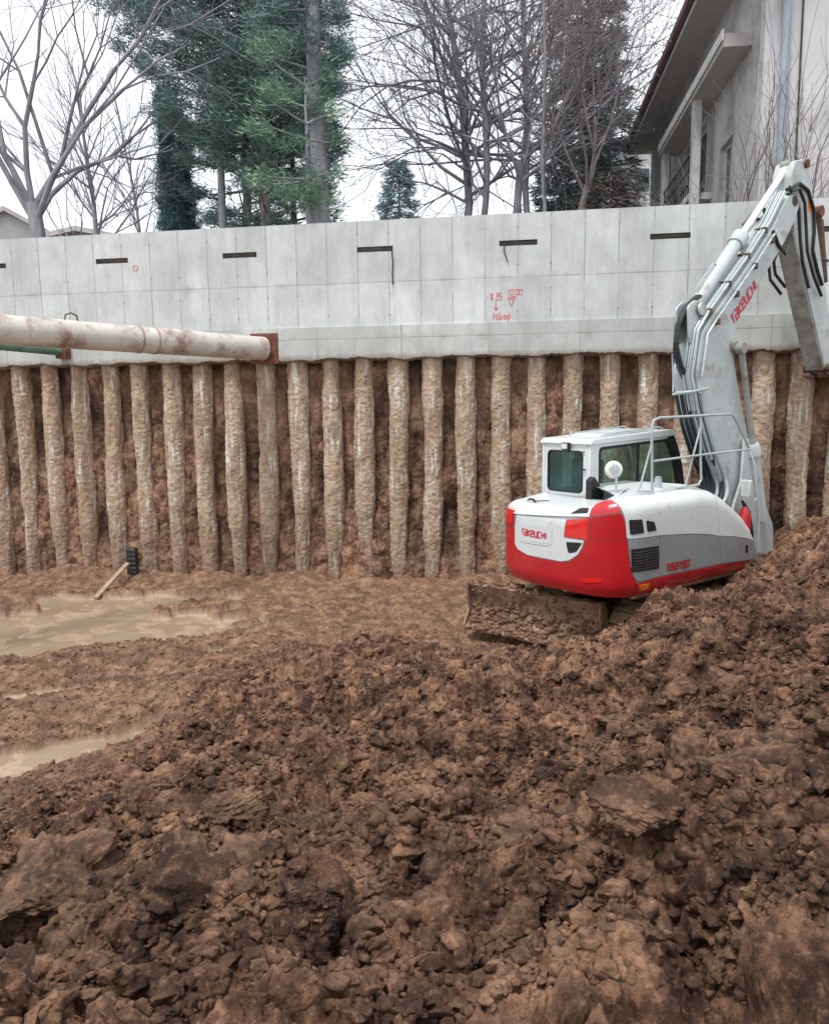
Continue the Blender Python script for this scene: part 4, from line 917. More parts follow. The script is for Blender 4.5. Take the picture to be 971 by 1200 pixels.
b.add(V,F);blade=b.build('dozer_blade',M['muddysteel'],ex,smooth=True,angle=40)
b=MB()
for a_ in (-.02,bl-.0): 
    b.prism([(.05,.95),(.06,.82),(.03,.6),(.14,.40),(.14,.32),(-.02,.36),(-.14,.55),(-.14,.82),(-.06,.96)],lambda p:tuple(bw(a_,p[0],p[1])),lambda p:tuple(bw(a_+.02,p[0],p[1])))
b.build('end_plate',M['muddysteel'],blade)
b=MB()
for a_ in (.45,bl-.45):
    for (q0,q1) in ((bw(a_,-.1,.62),Vector((.9,-.35 if a_<1 else .35,.62))),): b.tube([q0,q1],.09,6)
b.build('blade_arm',M['muddysteel'],blade)
# clumps of mud caked on and behind the blade (one caked layer)
Vc,Fc=ico(3);rs=np.random.RandomState(77);VV=[];FF=[];no=0
def mud(p,r,sq=.6):
    global no
    P=chunk(Vc,int(rs.randint(9999)),.3)*r*np.array([1,1,sq]);VV.append(P+np.array(p));FF.append(Fc+no);no+=len(Vc)
for i in range(170):
    a_=rs.rand()*bl*.98;q=bw(a_,rs.uniform(-.06,.02)-(.0),.95);mud((q.x,q.y,q.z-.005),rs.uniform(.015,.05))
for i in range(26):
    a_=bl*rs.choice([.42,.8,.9,.7])+rs.uniform(-.2,.15);a_=min(max(a_,.03),bl-.03);q=bw(a_,rs.uniform(-.18,-.02),.97);mud((q.x,q.y,q.z),rs.uniform(.04,.085),.7)
for i in range(520):
    a_=rs.rand()*bl*.97+.02;zz=.93-.57*rs.rand()**.55;d=np.interp(zz,[.36,.42,.54,.66,.76,.86,.93],[.12,.04,-.04,-.07,-.05,0,.03])
    q=bw(a_,d+.0,zz);mud((q.x,q.y,q.z),rs.uniform(.015,.055)*(1.2 if zz<.65 else .7),.8)
o=npmesh('caked_mud',np.concatenate(VV),np.concatenate(FF),M['soil'],blade);nv=len(o.data.vertices);set_tone(o,np.full(nv,.75),np.zeros(nv),np.full(nv,.95));tag(o,kind='stuff')
# -------- undercarriage and tracks
uc=MB();uc.box((1.3,-.45,.45),(2.7,.45,.85));uc.tube([(2.0,0,.85),(2.0,0,1.08)],.55,28);uc=uc.build('undercarriage',M['darksteel'],ex,bevel=.02)
b=MB();b.box((.1,-.98,1.06),(3.0,.98,1.10));b.build('turntable_frame',M['darksteel'],ex,bevel=.01)
def track(y0,y1):
    L2,rd=1.35,.33;cx,cz=1.95,.22+rd
    b=MB();N_=46;per=4*L2+2*math.pi*rd
    def pos(s,r):
        s%=per
        if s<2*L2: return (cx-L2+s,cz+r),(1,0)
        s-=2*L2
        if s<math.pi*rd: a=math.pi/2-s/rd;return (cx+L2+r*math.cos(a),cz+r*math.sin(a)),(math.sin(a),-math.cos(a))
        s-=math.pi*rd
        if s<2*L2: return (cx+L2-s,cz-r),(-1,0)
        s-=2*L2;a=-math.pi/2-s/rd;return (cx-L2+r*math.cos(a),cz+r*math.sin(a)),(math.sin(a),-math.cos(a))
    for i in range(N_):
        s=per*i/N_;w=per/N_*.46
        (x0,z0),_=pos(s-w,rd-.03);(x1,z1),_=pos(s+w,rd-.03);(x2,z2),_=pos(s+w,rd+.02);(x3,z3),_=pos(s-w*.6,rd+.02);(x4,z4),_=pos(s-w*.7,rd+.05);(x5,z5),_=pos(s-w,rd+.05)
        b.prism([(x0,z0),(x1,z1),(x2,z2),(x3,z3),(x4,z4),(x5,z5)],sd(y0),sd(y1))
    t=b.build('track',M['muddysteel'],ex)
    b=MB();ym=(y0+y1)/2
    b.box((cx-L2,ym-.12,cz-.15),(cx+L2,ym+.12,cz+.14));b.build('track_frame',M['darksteel'],t,bevel=.02)
    for xx in (cx-L2,cx+L2):
        b=MB();b.tube([(xx,ym-.09,cz),(xx,ym+.09,cz)],.27,20);b.tube([(xx,ym-.13,cz),(xx,ym+.13,cz)],.12,12);b.build('track_wheel',M['darksteel'],t,smooth=True)
track(-1.0,-.5);track(.5,1.0)
# ================================================================== BEHIND THE WALL
GZ0=5.75
M['upper']=mat('winter_grass',(.10,.11,.06),(.07,.06,.04),rough=.95,scale=.6,bump=.6,bscale=8)
def wy(x): return WY+(x-WX)*math.tan(WTH)
b=MB();xs_=[-900,-60,-30,-15,-8,0,8,15,22,60,900]
rows=[]
for x in xs_:
    yy=wy(max(min(x,24),-16))+.36
    if abs(x)>50: yy=wy(24 if x>0 else -16)+.36
    rows+= [(x,yy,GZ0),(x,60,GZ0),(x,1400,GZ0)]
b.add(rows,[(i*3+j,(i+1)*3+j,(i+1)*3+j+1,i*3+j+1) for i in range(len(xs_)-1) for j in range(2)])
o=b.build('upper_ground',M['upper']);tag(o,kind='structure')
M['bark']=mat('hazed_grey_bark',(0.360,0.360,0.402),(0.228,0.228,0.264),rough=.9,scale=6,bump=.6,bscale=30,stretch=(1,1,.3))  # haze over the trees mixed into these pale bark and twig tints
M['barkbrown']=mat('brown_bark',(0.300,0.258,0.246),(0.180,0.150,0.150),rough=.9,scale=5,bump=.6,bscale=25,stretch=(1,1,.3))
M['twig']=mat('winter_twigs',(0.360,0.348,0.396),(0.240,0.228,0.270),rough=.9,scale=3)
M['twigbrown']=mat('brown_twigs',(0.276,0.240,0.246),(0.174,0.150,0.156),rough=.9,scale=3)
def leafmat(name,a,b_,sc=1.2):
    m=mat(name,a,b_,rough=.7,scale=sc,detail=4,lo=.35,hi=.65);return m
M['pineA']=leafmat('hazed_pine_needles',(0.233,0.350,0.327),(0.109,0.186,0.186))  # needle colours paled and blued so that haze sits in them
M['pineB']=leafmat('bright_green_needles',(0.253,0.402,0.265),(0.115,0.218,0.161))
M['cypress']=leafmat('cypress_foliage',(0.171,0.279,0.310),(0.085,0.155,0.186),1.5)
M['spruce']=leafmat('spruce_needles',(0.265,0.327,0.333),(0.139,0.186,0.209))
M['catkin']=leafmat('withered_leaves',(.19,.17,.15),(.09,.085,.08),3)
class Tube:
    """many tapering twigs in one numpy mesh"""
    def __init__(s): s.seg=[]
    def add(s,p,q,r0,r1,n): s.seg.append((p,q,r0,r1,n))
    def build(s,name,m,parent):
        Vs=[];Fs=[];off=0
        for n in {g[4] for g in s.seg}:
            G=[g for g in s.seg if g[4]==n]
            p=np.array([g[0] for g in G]);q=np.array([g[1] for g in G]);r0=np.array([g[2] for g in G]);r1=np.array([g[3] for g in G])
            t=q-p;t/=np.linalg.norm(t,axis=1)[:,None]+1e-9
            ref=np.where(np.abs(t[:,2:3])<.9,np.array([[0,0,1.]]),np.array([[1.,0,0]]))
            a=np.cross(t,ref);a/=np.linalg.norm(a,axis=1)[:,None];c=np.cross(a,t)
            an=np.arange(n)*2*np.pi/n
            ring=a[:,None]*np.cos(an)[None,:,None]+c[:,None]*np.sin(an)[None,:,None]
            q2=q+t*(r1[:,None]*.5)
            V=np.concatenate([p[:,None]+ring*r0[:,None,None],q2[:,None]+ring*r1[:,None,None]],1)
            i=np.arange(n);j=(i+1)%n;F=np.stack([i,j,j+n,i+n],-1)[None]+(np.arange(len(G))*2*n)[:,None,None]+off
            Vs.append(V.reshape(-1,3));Fs.append(F.reshape(-1,4));off+=len(G)*2*n
        return npmesh(name,np.concatenate(Vs),np.concatenate(Fs),m,parent,smooth=True)
def rot_about(v,ax,a):
    return Matrix.Rotation(a,3,ax)@v
def grow(T,Tf,tips,p,d,r,L,lev,maxlev,rs,up=.12,wig=.16,spread=.65,kids=(3,5),rmin=.006,ratio=.62):
    nseg=max(2,int(4-lev*.4));n=8 if r>.08 else 5 if r>.02 else 3
    pts=[];cur=p.copy();dd=d.normalized();rr=r
    for i in range(nseg):
        dd=(dd+Vector((rs.gauss(0,wig),rs.gauss(0,wig),rs.gauss(0,wig)+up*(.6 if lev else .2)))).normalized()
        nx_=cur+dd*(L/nseg);r2=max(rmin*.6,rr*(1-.30/nseg*1.6));(T if lev<=1 else Tf).add(tuple(cur),tuple(nx_),rr,r2,n);cur=nx_;rr=r2;pts.append((cur.copy(),dd.copy(),rr))
    if lev>=maxlev or rr<rmin: tips.append(cur);return
    k=rs.randint(*kids)
    for i in range(k):
        q,qd,qr=pts[rs.randint(max(0,nseg//2-1),nseg-1)] if i<k-1 else pts[-1]
        ax=qd.orthogonal().normalized();ax=rot_about(ax,qd,rs.uniform(0,6.283))
        nd=rot_about(qd,ax,rs.uniform(.35,1)*spread*(1 if i<k-1 else .4))
        grow(T,Tf,tips,q,nd,qr*rs.uniform(.55,.8) if i<k-1 else qr*.85,L*ratio*rs.uniform(.8,1.25),lev+1,maxlev,rs,up,wig,spread,kids,rmin,ratio)
def specks(pts,size,rs,name,m,parent,per=3,sp=.15):
    P=np.array([tuple(p) for p in pts]);P=np.repeat(P,per,0)+rs.normal(size=(len(P)*per,3))*sp;n=len(P)
    a=rs.normal(size=(n,3));a/=np.linalg.norm(a,axis=1)[:,None];c=rs.normal(size=(n,3));c/=np.linalg.norm(c,axis=1)[:,None]
    sz=size*rs.uniform(.5,1.3,(n,1));V=np.stack([P,P+a*sz,P+a*sz*.5+c*sz*.45],1).reshape(-1,3)
    return npmesh(name,V,np.arange(n*3).reshape(-1,3),m,parent,smooth=False)
def bare_tree(px,py,y,height,r,label,seed,limbs=5,maxlev=5,first=.25,spread=.6,lean=0,m1='bark',m2='twig',up=.1,kids=(3,5),leaves=0,group='bare trees behind the wall',rmin=.007,ratio=.66,wig=.14,limblen=.42,name='bare_tree',leader=0):
    c=aty(px,py,y);root=empty(name,(c[0],y,GZ0));tag(root,label,'tree',group)
    rs=random.Random(seed);T=Tube();Tf=Tube();tips=[]
    H1=height*first;cur=Vector((0,0,-.3));d=Vector((lean,0,1)).normalized();rr=r;n=5
    for i in range(n):
        d=(d+Vector((rs.gauss(0,.03),rs.gauss(0,.03),0))).normalized();nx_=cur+d*((H1+.3)/n);T.add(tuple(cur),tuple(nx_),rr,rr*.95,10);cur=nx_;rr*=.95
    if leader:
        hl=height-H1;n=11;d=Vector((lean,0,1)).normalized();r0=rr
        for i in range(n):
            d=(d+Vector((rs.gauss(0,.05),rs.gauss(0,.05),.04))).normalized();nx_=cur+d*(hl/n);r2=r0*(1-(i+1)/n)**.75+.012;T.add(tuple(cur),tuple(nx_),rr,r2,8);f=i/n
            for j in range(leader):
                a=rs.uniform(0,6.283);el=rs.uniform(.75,1.35)*spread*(1.15-.5*f);dd=Vector((math.cos(a)*math.sin(el),math.sin(a)*math.sin(el),math.cos(el)))
                grow(T,Tf,tips,cur.lerp(nx_,rs.random()),dd,min(rr*.5,.02+.045*(1-f)),height*limblen*(1-.72*f)*rs.uniform(.6,1.1),2,maxlev,rs,up,wig,spread,kids,rmin,ratio)
            cur=nx_;rr=r2
        limbs=0
    for i in range(limbs):
        a=i*6.283/limbs+rs.uniform(-.4,.4);el=rs.uniform(.25,1)*spread
        dd=Vector((math.cos(a)*math.sin(el),math.sin(a)*math.sin(el),math.cos(el)))
        grow(T,Tf,tips,cur-Vector((0,0,rs.uniform(0,H1*.15))),dd,rr*rs.uniform(.36,.55),height*limblen*rs.uniform(.8,1.15),1,maxlev,rs,up,wig,spread,kids,rmin,ratio)
    T.build('trunk',M[m1],root);Tf.build('branches',M[m2],root)
    if leaves: specks(tips,leaves,np.random.RandomState(seed),'withered_leaves',M['catkin'],root)
    return root
def needles(pts,size,rs,count,sp,dirs=None,wid=.12,droop=0):
    P=np.array([tuple(p) for p in pts]);P=np.repeat(P,count,0);n=len(P)
    P=P+rs.normal(size=(n,3))*sp*np.array([1,1,.6])
    a=rs.normal(size=(n,3))*np.array([1,1,.7])+np.array([0,0,-droop]);
    if dirs is not None: a=a*.6+np.repeat(np.array([tuple(p) for p in dirs]),count,0)
    a/=np.linalg.norm(a,axis=1)[:,None];c=rs.normal(size=(n,3));c-= (c*a).sum(1)[:,None]*a;c/=np.linalg.norm(c,axis=1)[:,None]
    sz=size*rs.uniform(.6,1.3,(n,1));V=np.stack([P-c*sz*wid,P+c*sz*wid,P+a*sz],1).reshape(-1,3)
    return V,np.arange(n*3).reshape(-1,3)
def conifer(px,py,y,height,r,label,seed,shape='spruce',base=.12,width=2.2,leaf='spruce',m1='bark',group=None,size=.16,dens=1.0,side=None,name='conifer'):
    c=aty(px,py,y);root=empty(name,(c[0],y,GZ0));tag(root,label,'tree',group)
    rs=random.Random(seed);nr=np.random.RandomState(seed);T=Tube();Tb=Tube();pts=[];dirs=[];big=[];bd=[]
    n=14;cur=Vector((0,0,-.3));rr=r;axis=[]
    for i in range(n):
        nx_=Vector((rs.gauss(0,.04)*r*4,rs.gauss(0,.04)*r*4,height*(i+1)/n));r2=r*(1-(i+1)/n)**.8+.02;T.add(tuple(cur),tuple(nx_),rr,r2,10);axis.append((cur,nx_));cur=nx_;rr=r2
    z=height*base
    while z<height*.985:
        f=(z/height-base)/(1-base)
        if shape=='spruce': w=width*(1-f)**.75*rs.uniform(.7,1.1)+.15;k=rs.randint(4,6);dr=-.18;step=.26
        elif shape=='column': w=width*(math.sin(min(1,f*1.15+.18)*math.pi)**.5 if f<.82 else (1-f)*2.6)*rs.uniform(.75,1.1)+.08;k=6;dr=1.4;step=.16
        else: w=width*(.55+.45*math.sin(f*math.pi))*rs.uniform(.45,1.15);k=rs.randint(2,4);dr=rs.uniform(-.15,.35);step=.42
        a0=rs.uniform(0,6.28)
        for j in range(k):
            a=a0+j*6.283/k+rs.uniform(-.4,.4)
            ww=w
            if side is not None: ww=w*(.55+.75*max(0,math.cos(a-side)))
            d=Vector((math.cos(a),math.sin(a),dr)).normalized();p=Vector((0,0,z));ns=max(3,int(ww/.28));L=ww/ns
            rb=max(.012,.02+.018*ww)
            for s_ in range(ns):
                d=(d+Vector((rs.gauss(0,.08),rs.gauss(0,.08),rs.gauss(0,.06)+(.05 if shape=='pine' else .02)))).normalized()
                q=p+d*L;Tb.add(tuple(p),tuple(q),rb,rb*.8,4);rb*=.8;p=q
                if s_>=ns*(.12 if shape!='pine' else .35):
                    m_=1 if shape!='pine' else 3
                    for _ in range(m_):
                        lat=d.cross(Vector((0,0,1)));lat=lat.normalized() if lat.length>.1 else Vector((1,0,0))
                        e=lat*rs.uniform(-1,1)*(.35 if shape!='column' else .1)*(1 if shape!='pine' else 1.6)+Vector((0,0,rs.uniform(-.12,.18)))
                        pts.append(p+e);dirs.append((d+e*1.2).normalized())
                        if shape=='pine': Tb.add(tuple(p),tuple(p+e),.012,.007,3)
        z+=step*rs.uniform(.7,1.3)/(1 if shape!='pine' else 1)
    T.build('trunk',M[m1],root);Tb.build('branches',M[m1],root)
    V,F=needles(pts,size,nr,int((16 if shape!='pine' else 34)*dens),{'spruce':.13,'column':.12,'pine':.16}[shape],dirs,.10 if shape!='pine' else .07,.25 if shape=='spruce' else 0)
    npmesh('crown',V,F,M[leaf],root,smooth=False)
    return root,pts
# left: wide bare tree
bare_tree(48,278,24,15.5,.25,'wide spreading bare tree at the left edge behind the wall',11,limbs=8,maxlev=7,first=.22,spread=.85,kids=(3,5),up=.05,ratio=.70,limblen=.28,wig=.17,rmin=.0052)
bare_tree(118,275,27,8.5,.10,'slender bare tree right of the wide spreading one',12,leader=2,maxlev=5,first=.3,spread=.6,rmin=.007,limblen=.32)
bare_tree(167,272,30,9,.07,'thin bare sapling left of the dark cypress',13,leader=2,maxlev=5,first=.25,spread=.6,rmin=.007,limblen=.3)
bare_tree(98,276,31,7.5,.08,'low bare shrub behind the slender bare tree',14,limbs=6,maxlev=5,first=.45,spread=.9,rmin=.007)
conifer(200,271,28,8.0,.14,'dark narrow cypress left of the tall pines',21,'column',.01,.42,'cypress',size=.15,dens=3.4,name='cypress_tree')
conifer(219,271,29,6.9,.11,'shorter cypress joined to the right of the dark narrow cypress',22,'column',.01,.5,'cypress',size=.15,dens=3.2,name='cypress_tree')
# tall pines
PG='tall pines behind the wall'
conifer(261,266,25,13.2,.12,'thin leaning pine leftmost of the tall pines',31,'pine',.38,2.7,'pineA','bark',PG,size=.22,dens=1.5,side=R(170),name='pine_tree')
conifer(290,265,27,15,.15,'pine with forked grey trunk second from the left of the tall pines',32,'pine',.2,3.0,'pineA','barkbrown',PG,size=.22,dens=1.9,name='pine_tree')
conifer(313,264,25,15,.16,'straight brown trunked pine between the others',33,'pine',.14,2.6,'pineA','barkbrown',PG,size=.22,dens=1.7,name='pine_tree')
conifer(374,262,22,16,.27,'thickest pine, bright green tufts low on its left side',34,'pine',.36,1.7,'pineA','bark',PG,size=.22,dens=1.7,side=R(185),name='pine_tree')
conifer(345,263,28,10,.12,'dark low pine behind the thickest pine',35,'pine',.04,2.0,'pineA','barkbrown',PG,size=.22,dens=1.8,name='pine_tree')
conifer(362,262,21.3,5.8,.07,'young bright green pine in front of the thickest trunk',36,'pine',.45,1.5,'pineB','bark',None,size=.22,dens=1.5,side=R(180),name='pine_tree')
conifer(467,257,46,11.0,.16,'small rounded conifer far behind the wall between pines and bare trees',41,'spruce',.3,2.1,'cypress',size=.26,dens=2.6)
# middle bare trees
K=dict(kids=(3,5),leaves=.095,rmin=.0055,ratio=.68,wig=.20)
bare_tree(543,250,27,16,.17,'tall bare tree with dark upright trunk left of the group',51,leader=5,maxlev=5,first=.26,spread=.95,limblen=.27,up=.04,**K)
bare_tree(560,250,26,14,.13,'bare tree close to the right of the dark upright trunk',52,leader=4,maxlev=5,first=.28,spread=.95,limblen=.27,up=.04,lean=.02,**K)
bare_tree(597,248,25,14,.14,'bare tree leaning right in the middle of the group',53,limbs=5,maxlev=6,first=.33,spread=.8,limblen=.24,lean=.12,**K)
bare_tree(618,247,27,15,.13,'bare tree with pale thin trunk behind the middle of the group',54,leader=4,maxlev=5,first=.3,spread=.85,limblen=.24,**K)
bare_tree(650,246,24,13,.15,'brown bare tree with curved trunk leaning right, before the spruce',55,limbs=5,maxlev=6,first=.30,spread=.65,limblen=.28,lean=.14,m1='barkbrown',m2='twigbrown',**K)
bare_tree(636,246,23,10,.07,'thin upright bare tree before the spruce',56,leader=2,maxlev=5,first=.3,spread=.6,limblen=.26,m2='twigbrown',**K)
conifer(688,245,31,18,.3,'tall dark spruce behind the bare trees',42,'spruce',.02,2.3,'spruce','barkbrown',None,size=.30,dens=2.6,name='spruce_tree')
bare_tree(752,243,27,8.5,.08,'fine twigged bare tree between the spruce and the house roof',57,limbs=6,maxlev=6,first=.1,spread=.6,kids=(3,4),leaves=.06,rmin=.006,up=.0,m1='twigbrown',m2='twigbrown',ratio=.7)
for k,(px,y,h,lab) in enumerate(((897,17.0,4.6,'tall bare shrub before the pale house wall, left of the downpipe'),(862,17.3,3.2,'low bare shrub before the house window'),(925,16.2,3.0,'small dark bare shrub behind the top of the boom'),(958,16.0,3.8,'bare shrub with many upright stems at the right edge'),(800,19.0,2.6,'small bare shrub under the house eaves'))):
    bare_tree(px,240,y,h+.6,.055,lab,70+k,limbs=7,maxlev=5,first=.05,spread=.4,kids=(2,4),rmin=.005,m1='barkbrown',m2='twigbrown',up=.10,ratio=.70,limblen=.42,wig=.2,group='bare shrubs before the house')
conifer(715,242,24,4.0,.06,'low evergreen bush at the far corner of the house',43,'spruce',.3,1.6,'catkin','barkbrown',None,size=.2,dens=2.2,name='evergreen_bush')
# ---- house on the right
M['stucco']=mat('pale_stucco',(.62,.61,.62),(.54,.53,.55),rough=.9,scale=.7,bump=.3,bscale=50,dirt=(.33,.31,.31),dirt_amt=.35,dscale=.8)
M['stuccoshade']=mat('shaded_stucco',(.58,.57,.58),(.48,.47,.49),rough=.9,scale=.9,bump=.3,bscale=40,dirt=(.2,.18,.18),dirt_amt=.5,dscale=.7)  # darker copy of the stucco, side-wall shade painted into its colour
M['soffit']=mat('soffit_boards',(.55,.51,.51),(.42,.39,.40),rough=.9,scale=3,stretch=(1,8,1))
M['rooftile']=mat('red_roof_tiles',(.33,.11,.09),(.22,.07,.06),rough=.8,scale=6,bump=.8,bscale=8)
M['roofdark']=mat('dark_roof_sheet',(.24,.13,.145),(.15,.08,.10),rough=.5,scale=4)
M['gutter']=mat('blue_grey_downpipe',(.34,.40,.47),(.27,.32,.38),rough=.4)
M['whiteframe']=mat('white_window_frame',(.62,.64,.64),rough=.5)
M['pane']=mat('dark_window_pane',(.08,.10,.11),(.04,.05,.06),rough=.08)
M['railing']=mat('black_railing',(.03,.03,.035),rough=.5)
# the long side runs away from the viewer; the pale gable end faces the pit
HC=Vector((aty(887,240,17.2)[0],17.2,0));hd_=Vector((.127,.992,0)).normalized();he=Vector((hd_.y,-hd_.x,0))
house=empty('house',(HC.x,HC.y,GZ0),-math.atan2(hd_.x,hd_.y))
tag(house,'pale stuccoed house with deep dark eaves and red roof, right behind the wall','house')
# local: x to the right (along the gable), y away along the side, z up
ZE=6.85
b=MB();b.box((0,0,-1),(12,.35,ZE+4));b.build('gable_wall',M['stucco'],house)
b=MB()
# side wall with openings
ops=[(2.2,3.4,2.1,3.7),(4.9,7.9,2.9,4.9),(10.2,11.6,3.2,5.0)]
yy=[.36]+[v for o_ in ops for v in o_[:2]]+[14.0]
for i in range(len(yy)-1):
    if i%2==0: b.add([(0,yy[i],-1),(0,yy[i+1],-1),(0,yy[i+1],ZE),(0,yy[i],ZE)],[(0,1,2,3)])
    else:
        o_=ops[i//2];b.add([(0,yy[i],-1),(0,yy[i+1],-1),(0,yy[i+1],o_[2]),(0,yy[i],o_[2])],[(0,1,2,3)]);b.add([(0,yy[i],o_[3]),(0,yy[i+1],o_[3]),(0,yy[i+1],ZE),(0,yy[i],ZE)],[(0,1,2,3)])
b.add([(0,14,-1),(12,14,-1),(12,14,ZE),(0,14,ZE)],[(0,1,2,3)])
b.build('side_wall',M['stuccoshade'],house)
for (a,c_,z0,z1) in ops:
    b=MB();b.add([(0,a,z0),(.2,a,z0),(.2,a,z1),(0,a,z1)],[(0,1,2,3)]);b.add([(0,c_,z0),(.2,c_,z0),(.2,c_,z1),(0,c_,z1)],[(0,1,2,3)]);b.add([(0,a,z0),(.2,a,z0),(.2,c_,z0),(0,c_,z0)],[(0,1,2,3)]);b.add([(0,a,z1),(.2,a,z1),(.2,c_,z1),(0,c_,z1)],[(0,1,2,3)])
    f_=b.build('window',M['stuccoshade'],house)
    b=MB()
    for (p,q) in (((.12,a,z0),(.17,a+.08,z1)),((.12,c_-.08,z0),(.17,c_,z1)),((.12,(a+c_)/2-.04,z0),(.17,(a+c_)/2+.04,z1)),((.121,a+.08,z1-.08),(.169,c_-.08,z1)),((.121,a+.08,z0),(.169,c_-.08,z0+.08))): b.box(p,q)
    b.build('frame',M['whiteframe'],f_)
    b=MB();b.add([(.15,a,z0),(.15,c_,z0),(.15,c_,z1),(.15,a,z1)],[(0,1,2,3)]);b.build('pane',M['pane'],f_)
# roof with deep overhang over the side
b=MB();b.prism([(-.80,ZE+.25),(-.80,ZE+.42),(6.0,ZE+4.6),(6.0,ZE+4.3)],lambda p:(p[0],-.9,p[1]),lambda p:(p[0],14.6,p[1]));rf=b.build('roof',M['rooftile'],house)
b=MB();b.prism([(-.78,ZE+.02),(-.78,ZE+.245),(0.2,ZE+.6),(0.2,ZE+.02)],lambda p:(p[0],-.85,p[1]),lambda p:(p[0],14.5,p[1]));b.build('soffit',M['soffit'],house)
b=MB();b.prism([(-.97,ZE+.30),(-.95,ZE+.16),(-.85,ZE+.12),(-.805,ZE+.18),(-.805,ZE+.33)],lambda p:(p[0],-.92,p[1]),lambda p:(p[0],14.6,p[1]));b.build('gutter',M['roofdark'],house)
b=MB();b.box((-.82,-.93,ZE-.01),(-.785,14.55,ZE+.10));b.build('fascia',M['whiteframe'],house)
# lower canopy slab on the side, shaded beneath
b=MB();b.box((-.60,.9,5.08),(-.003,8.6,5.35));b.build('canopy',M['soffit'],house)
b=MB();b.box((-.64,.85,5.20),(-.602,8.6,5.42));b.build('canopy_edge',M['whiteframe'],house)
for y_ in (3.9,8.2):
    b=MB();b.box((-.56,y_,-1),(-.36,y_+.25,5.078));b.build('pillar',M['stuccoshade'],house)
b=MB()
for k in range(3): b.tube([(-.50,4.2,3.2+k*.35),(-.50,8.2,3.2+k*.35)],.025,6)
for k in range(14): b.tube([(-.50,4.3+k*.29,2.9),(-.50,4.3+k*.29,3.9)],.018,5)
b.build('railing',M['railing'],house,smooth=True)
b=MB();b.box((-.58,4.1,2.72),(-.004,8.2,2.88));b.build('balcony_slab',M['stucco'],house)
b=MB();b.tube([(.38,-.09,-1),(.38,-.09,9.5)],.085,12);b.build('downpipe',M['gutter'],house,smooth=True)
b=MB();b.tube([(.70,-.03,-1),(.70,-.03,9.5)],.02,6);b.build('cable',M['railing'],house,smooth=True)
# red roofed house farther back
def far_house(px,py,y,w,d,h,rh,label,wallm,roofm,rz=0,wins=2):
    c=aty(px,py,y);r_=empty('distant_house',(c[0],y,GZ0),rz);tag(r_,label,'house')
    b=MB();b.prism([(-w/2,-1),(w/2,-1),(w/2,h),(0,h+rh),(-w/2,h)],lambda p:(p[0],0,p[1]),lambda p:(p[0],d,p[1]));b.build('wall',wallm,r_)
    b=MB();b.prism([(-w/2-.4,h-.25),(0,h+rh+.02),(w/2+.4,h-.25),(w/2+.4,h-.05),(0,h+rh+.25),(-w/2-.4,h-.05)],lambda p:(p[0],-.4,p[1]),lambda p:(p[0],d+.4,p[1]));b.build('roof',roofm,r_)
    for k in range(wins):
        x=-w/2+w*(k+1)/(wins+1);b=MB();b.box((x-.5,-.04,h-1.9),(x+.5,-.003,h-.5));f_=b.build('window',M['whiteframe'],r_);b=MB();b.box((x-.42,-.06,h-1.82),(x+.42,-.043,h-.58));b.build('pane',M['pane'],f_)
    return r_
far_house(772,240,47,6.4,8,11.2,2.2,'distant house with red tiled roof between the spruce and the eaves',M['stuccoshade'],M['rooftile'],R(4),2)
far_house(8,280,42,6,8,6.0,1.5,'distant grey house with gabled roof at the left edge',M['stucco'],M['soffit'],R(20),2)
M['shed']=mat('weathered_wall',(.42,.41,.40),(.3,.29,.28),rough=.9,scale=1.5)
far_house(92,276,40,3.6,5,5.9,.15,'low flat roofed outbuilding behind the wide bare tree',M['shed'],M['soffit'],R(-4),1)
far_house(125,275,44,3.0,6,5.6,.9,'small gabled outbuilding left of the dark cypress',M['stuccoshade'],M['soffit'],R(-8),1)
# ================================================================== PIPES AND ODDS ON THE WALL
M['strut']=mat('chipped_white_pipe_paint',(.62,.60,.56),(.52,.49,.44),rough=.55,scale=2,dirt=(.20,.07,.045),dirt_amt=.48,dscale=2.3,bump=.2,bscale=40)
M['greenpipe']=mat('green_pipe',(.13,.26,.20),(.08,.17,.13),rough=.45,scale=4,dirt=(.2,.16,.12),dirt_amt=.3)
P1=Vector((WX,WY,0))+WT*5.0+WN*.05+Vector((0,0,4.33));q=aty(0,386,11.1);P0=Vector(q);dirp=(P0-P1).normalized()
L_=(P0-P1).length
M['strutring']=mat('stained_weld',(.42,.34,.28),(.30,.20,.15),rough=.7,scale=8)
b=empty('steel_strut',tuple(P1));tag(b,'thick white painted steel strut pipe with rust patches, bearing on the wall','pipe')
def rel(k,r,n=28): return [tuple(dirp*k)]
m_=MB();m_.tube([tuple(dirp*.02),tuple(dirp*(L_+6))],.205,36);m_.build('pipe',M['strut'],b,smooth=True)
for k in (2.15,2.42):
    m_=MB();m_.tube([tuple(dirp*(k-.014)),tuple(dirp*(k+.014))],.215,32);m_.build('weld_ring',M['strutring'],b,smooth=True)
m_=MB();c0=WT*.02-Vector((0,0,.01));
def wb(t,d,z): v=WT*t+WN*d+Vector((0,0,z));return (v.x,v.y,v.z)
m_.add([wb(-.26,-.045,-.27),wb(.26,-.045,-.27),wb(.26,-.045,.27),wb(-.26,-.045,.27),wb(-.26,-.01,-.27),wb(.26,-.01,-.27),wb(.26,-.01,.27),wb(-.26,-.01,.27)],[(0,3,2,1),(4,5,6,7),(0,1,5,4),(1,2,6,5),(2,3,7,6),(3,0,4,7)])
m_.build('bearing_plate',M['rust'],b,bevel=.006)
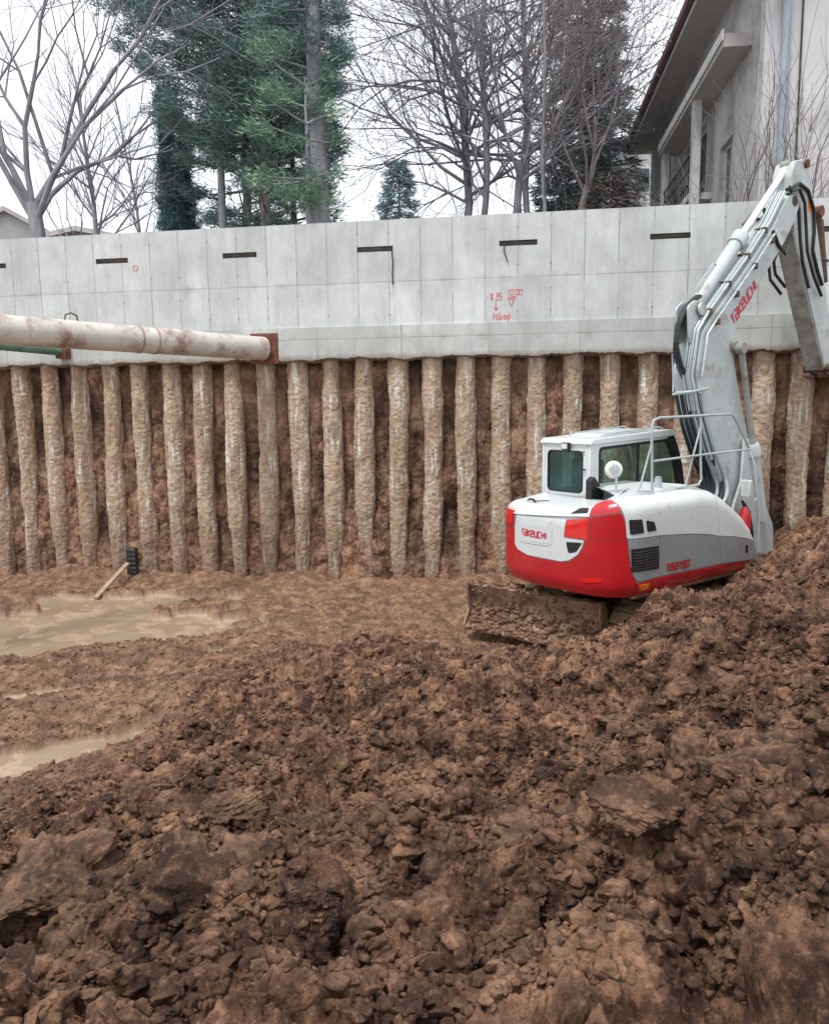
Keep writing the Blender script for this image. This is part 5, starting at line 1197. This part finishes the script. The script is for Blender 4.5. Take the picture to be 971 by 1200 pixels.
m_=MB();kk=dirp*3.45+Vector((0,0,.2));m_.tube([tuple(kk+dirp*-.1),tuple(kk+dirp*-.08+Vector((0,0,.08))),tuple(kk+Vector((0,0,.11))),tuple(kk+dirp*.08+Vector((0,0,.08))),tuple(kk+dirp*.1)],.012,6);m_.build('lifting_eye',M['darksteel'],b,smooth=True)
g0=Vector((WX,WY,0))+WT*1.12+WN*.04+Vector((0,0,4.365));q=Vector(aty(0,405,13.7));dg=(q-g0).normalized()
b=empty('green_pipe',tuple(g0));tag(b,'thinner green pipe under the white strut, ending in a rusty bracket','pipe')
m_=MB();m_.tube([tuple(dg*.05),tuple(dg*8)],.078,20);m_.build('pipe',M['greenpipe'],b,smooth=True)
m_=MB();m_.add([wb(-.10,-.03,-.13),wb(.12,-.03,-.13),wb(.12,-.03,.13),wb(-.10,-.03,.13),wb(-.10,.14,-.13),wb(.12,.14,-.13),wb(.12,.14,.13),wb(-.10,.14,.13)],[(0,3,2,1),(4,5,6,7),(0,1,5,4),(1,2,6,5),(2,3,7,6),(3,0,4,7)]);m_.build('bracket',M['rust'],b,bevel=.006)
# black channel piece and the plank leaning on it
M['blackplastic']=mat('black_plastic',(.02,.02,.022),(.012,.012,.014),rough=.45,bump=.4,bscale=20,dirt=DIRT,dirt_amt=.25)
pw=Vector((WX,WY,0))+WT*2.33+WN*.22
b=empty('ribbed_black_duct',(pw.x,pw.y,.0),WTH);tag(b,'upright ribbed black plastic duct at the foot of the piles','duct')
m_=MB();m_.box((-.09,-.07,.02),(.09,.07,.72));
m_.build('casing',M['blackplastic'],b,bevel=.02)
m_=MB()
for k in range(8): m_.box((-.097,-.077,.08+k*.085),(.097,.077,.10+k*.085))
m_.build('ribs',M['blackplastic'],b,bevel=.01)
pe=Vector(onz(114,699,.05));pt_=pw+WN*.14+Vector((-.02,0,.45))
M['plank']=mat('pale_plank',(.38,.27,.20),(.28,.19,.14),rough=.85,scale=5,stretch=(1,1,6))
m_=MB();d_=(pt_-pe).normalized();sx_=d_.cross(Vector((0,0,1))).normalized();ux=sx_.cross(d_)
V=[tuple(c_+sx_*a*.045+ux*e*.018) for c_ in (pe-d_*.05,pt_) for a,e in ((-1,-1),(1,-1),(1,1),(-1,1))]
m_.add(V,[(0,1,2,3),(7,6,5,4),(0,4,5,1),(1,5,6,2),(2,6,7,3),(3,7,4,0)]);o=m_.build('wooden_plank',M['plank'],None,bevel=.004);tag(o,'pale wooden plank leaning against the black duct','plank')
SC.render.engine='CYCLES'
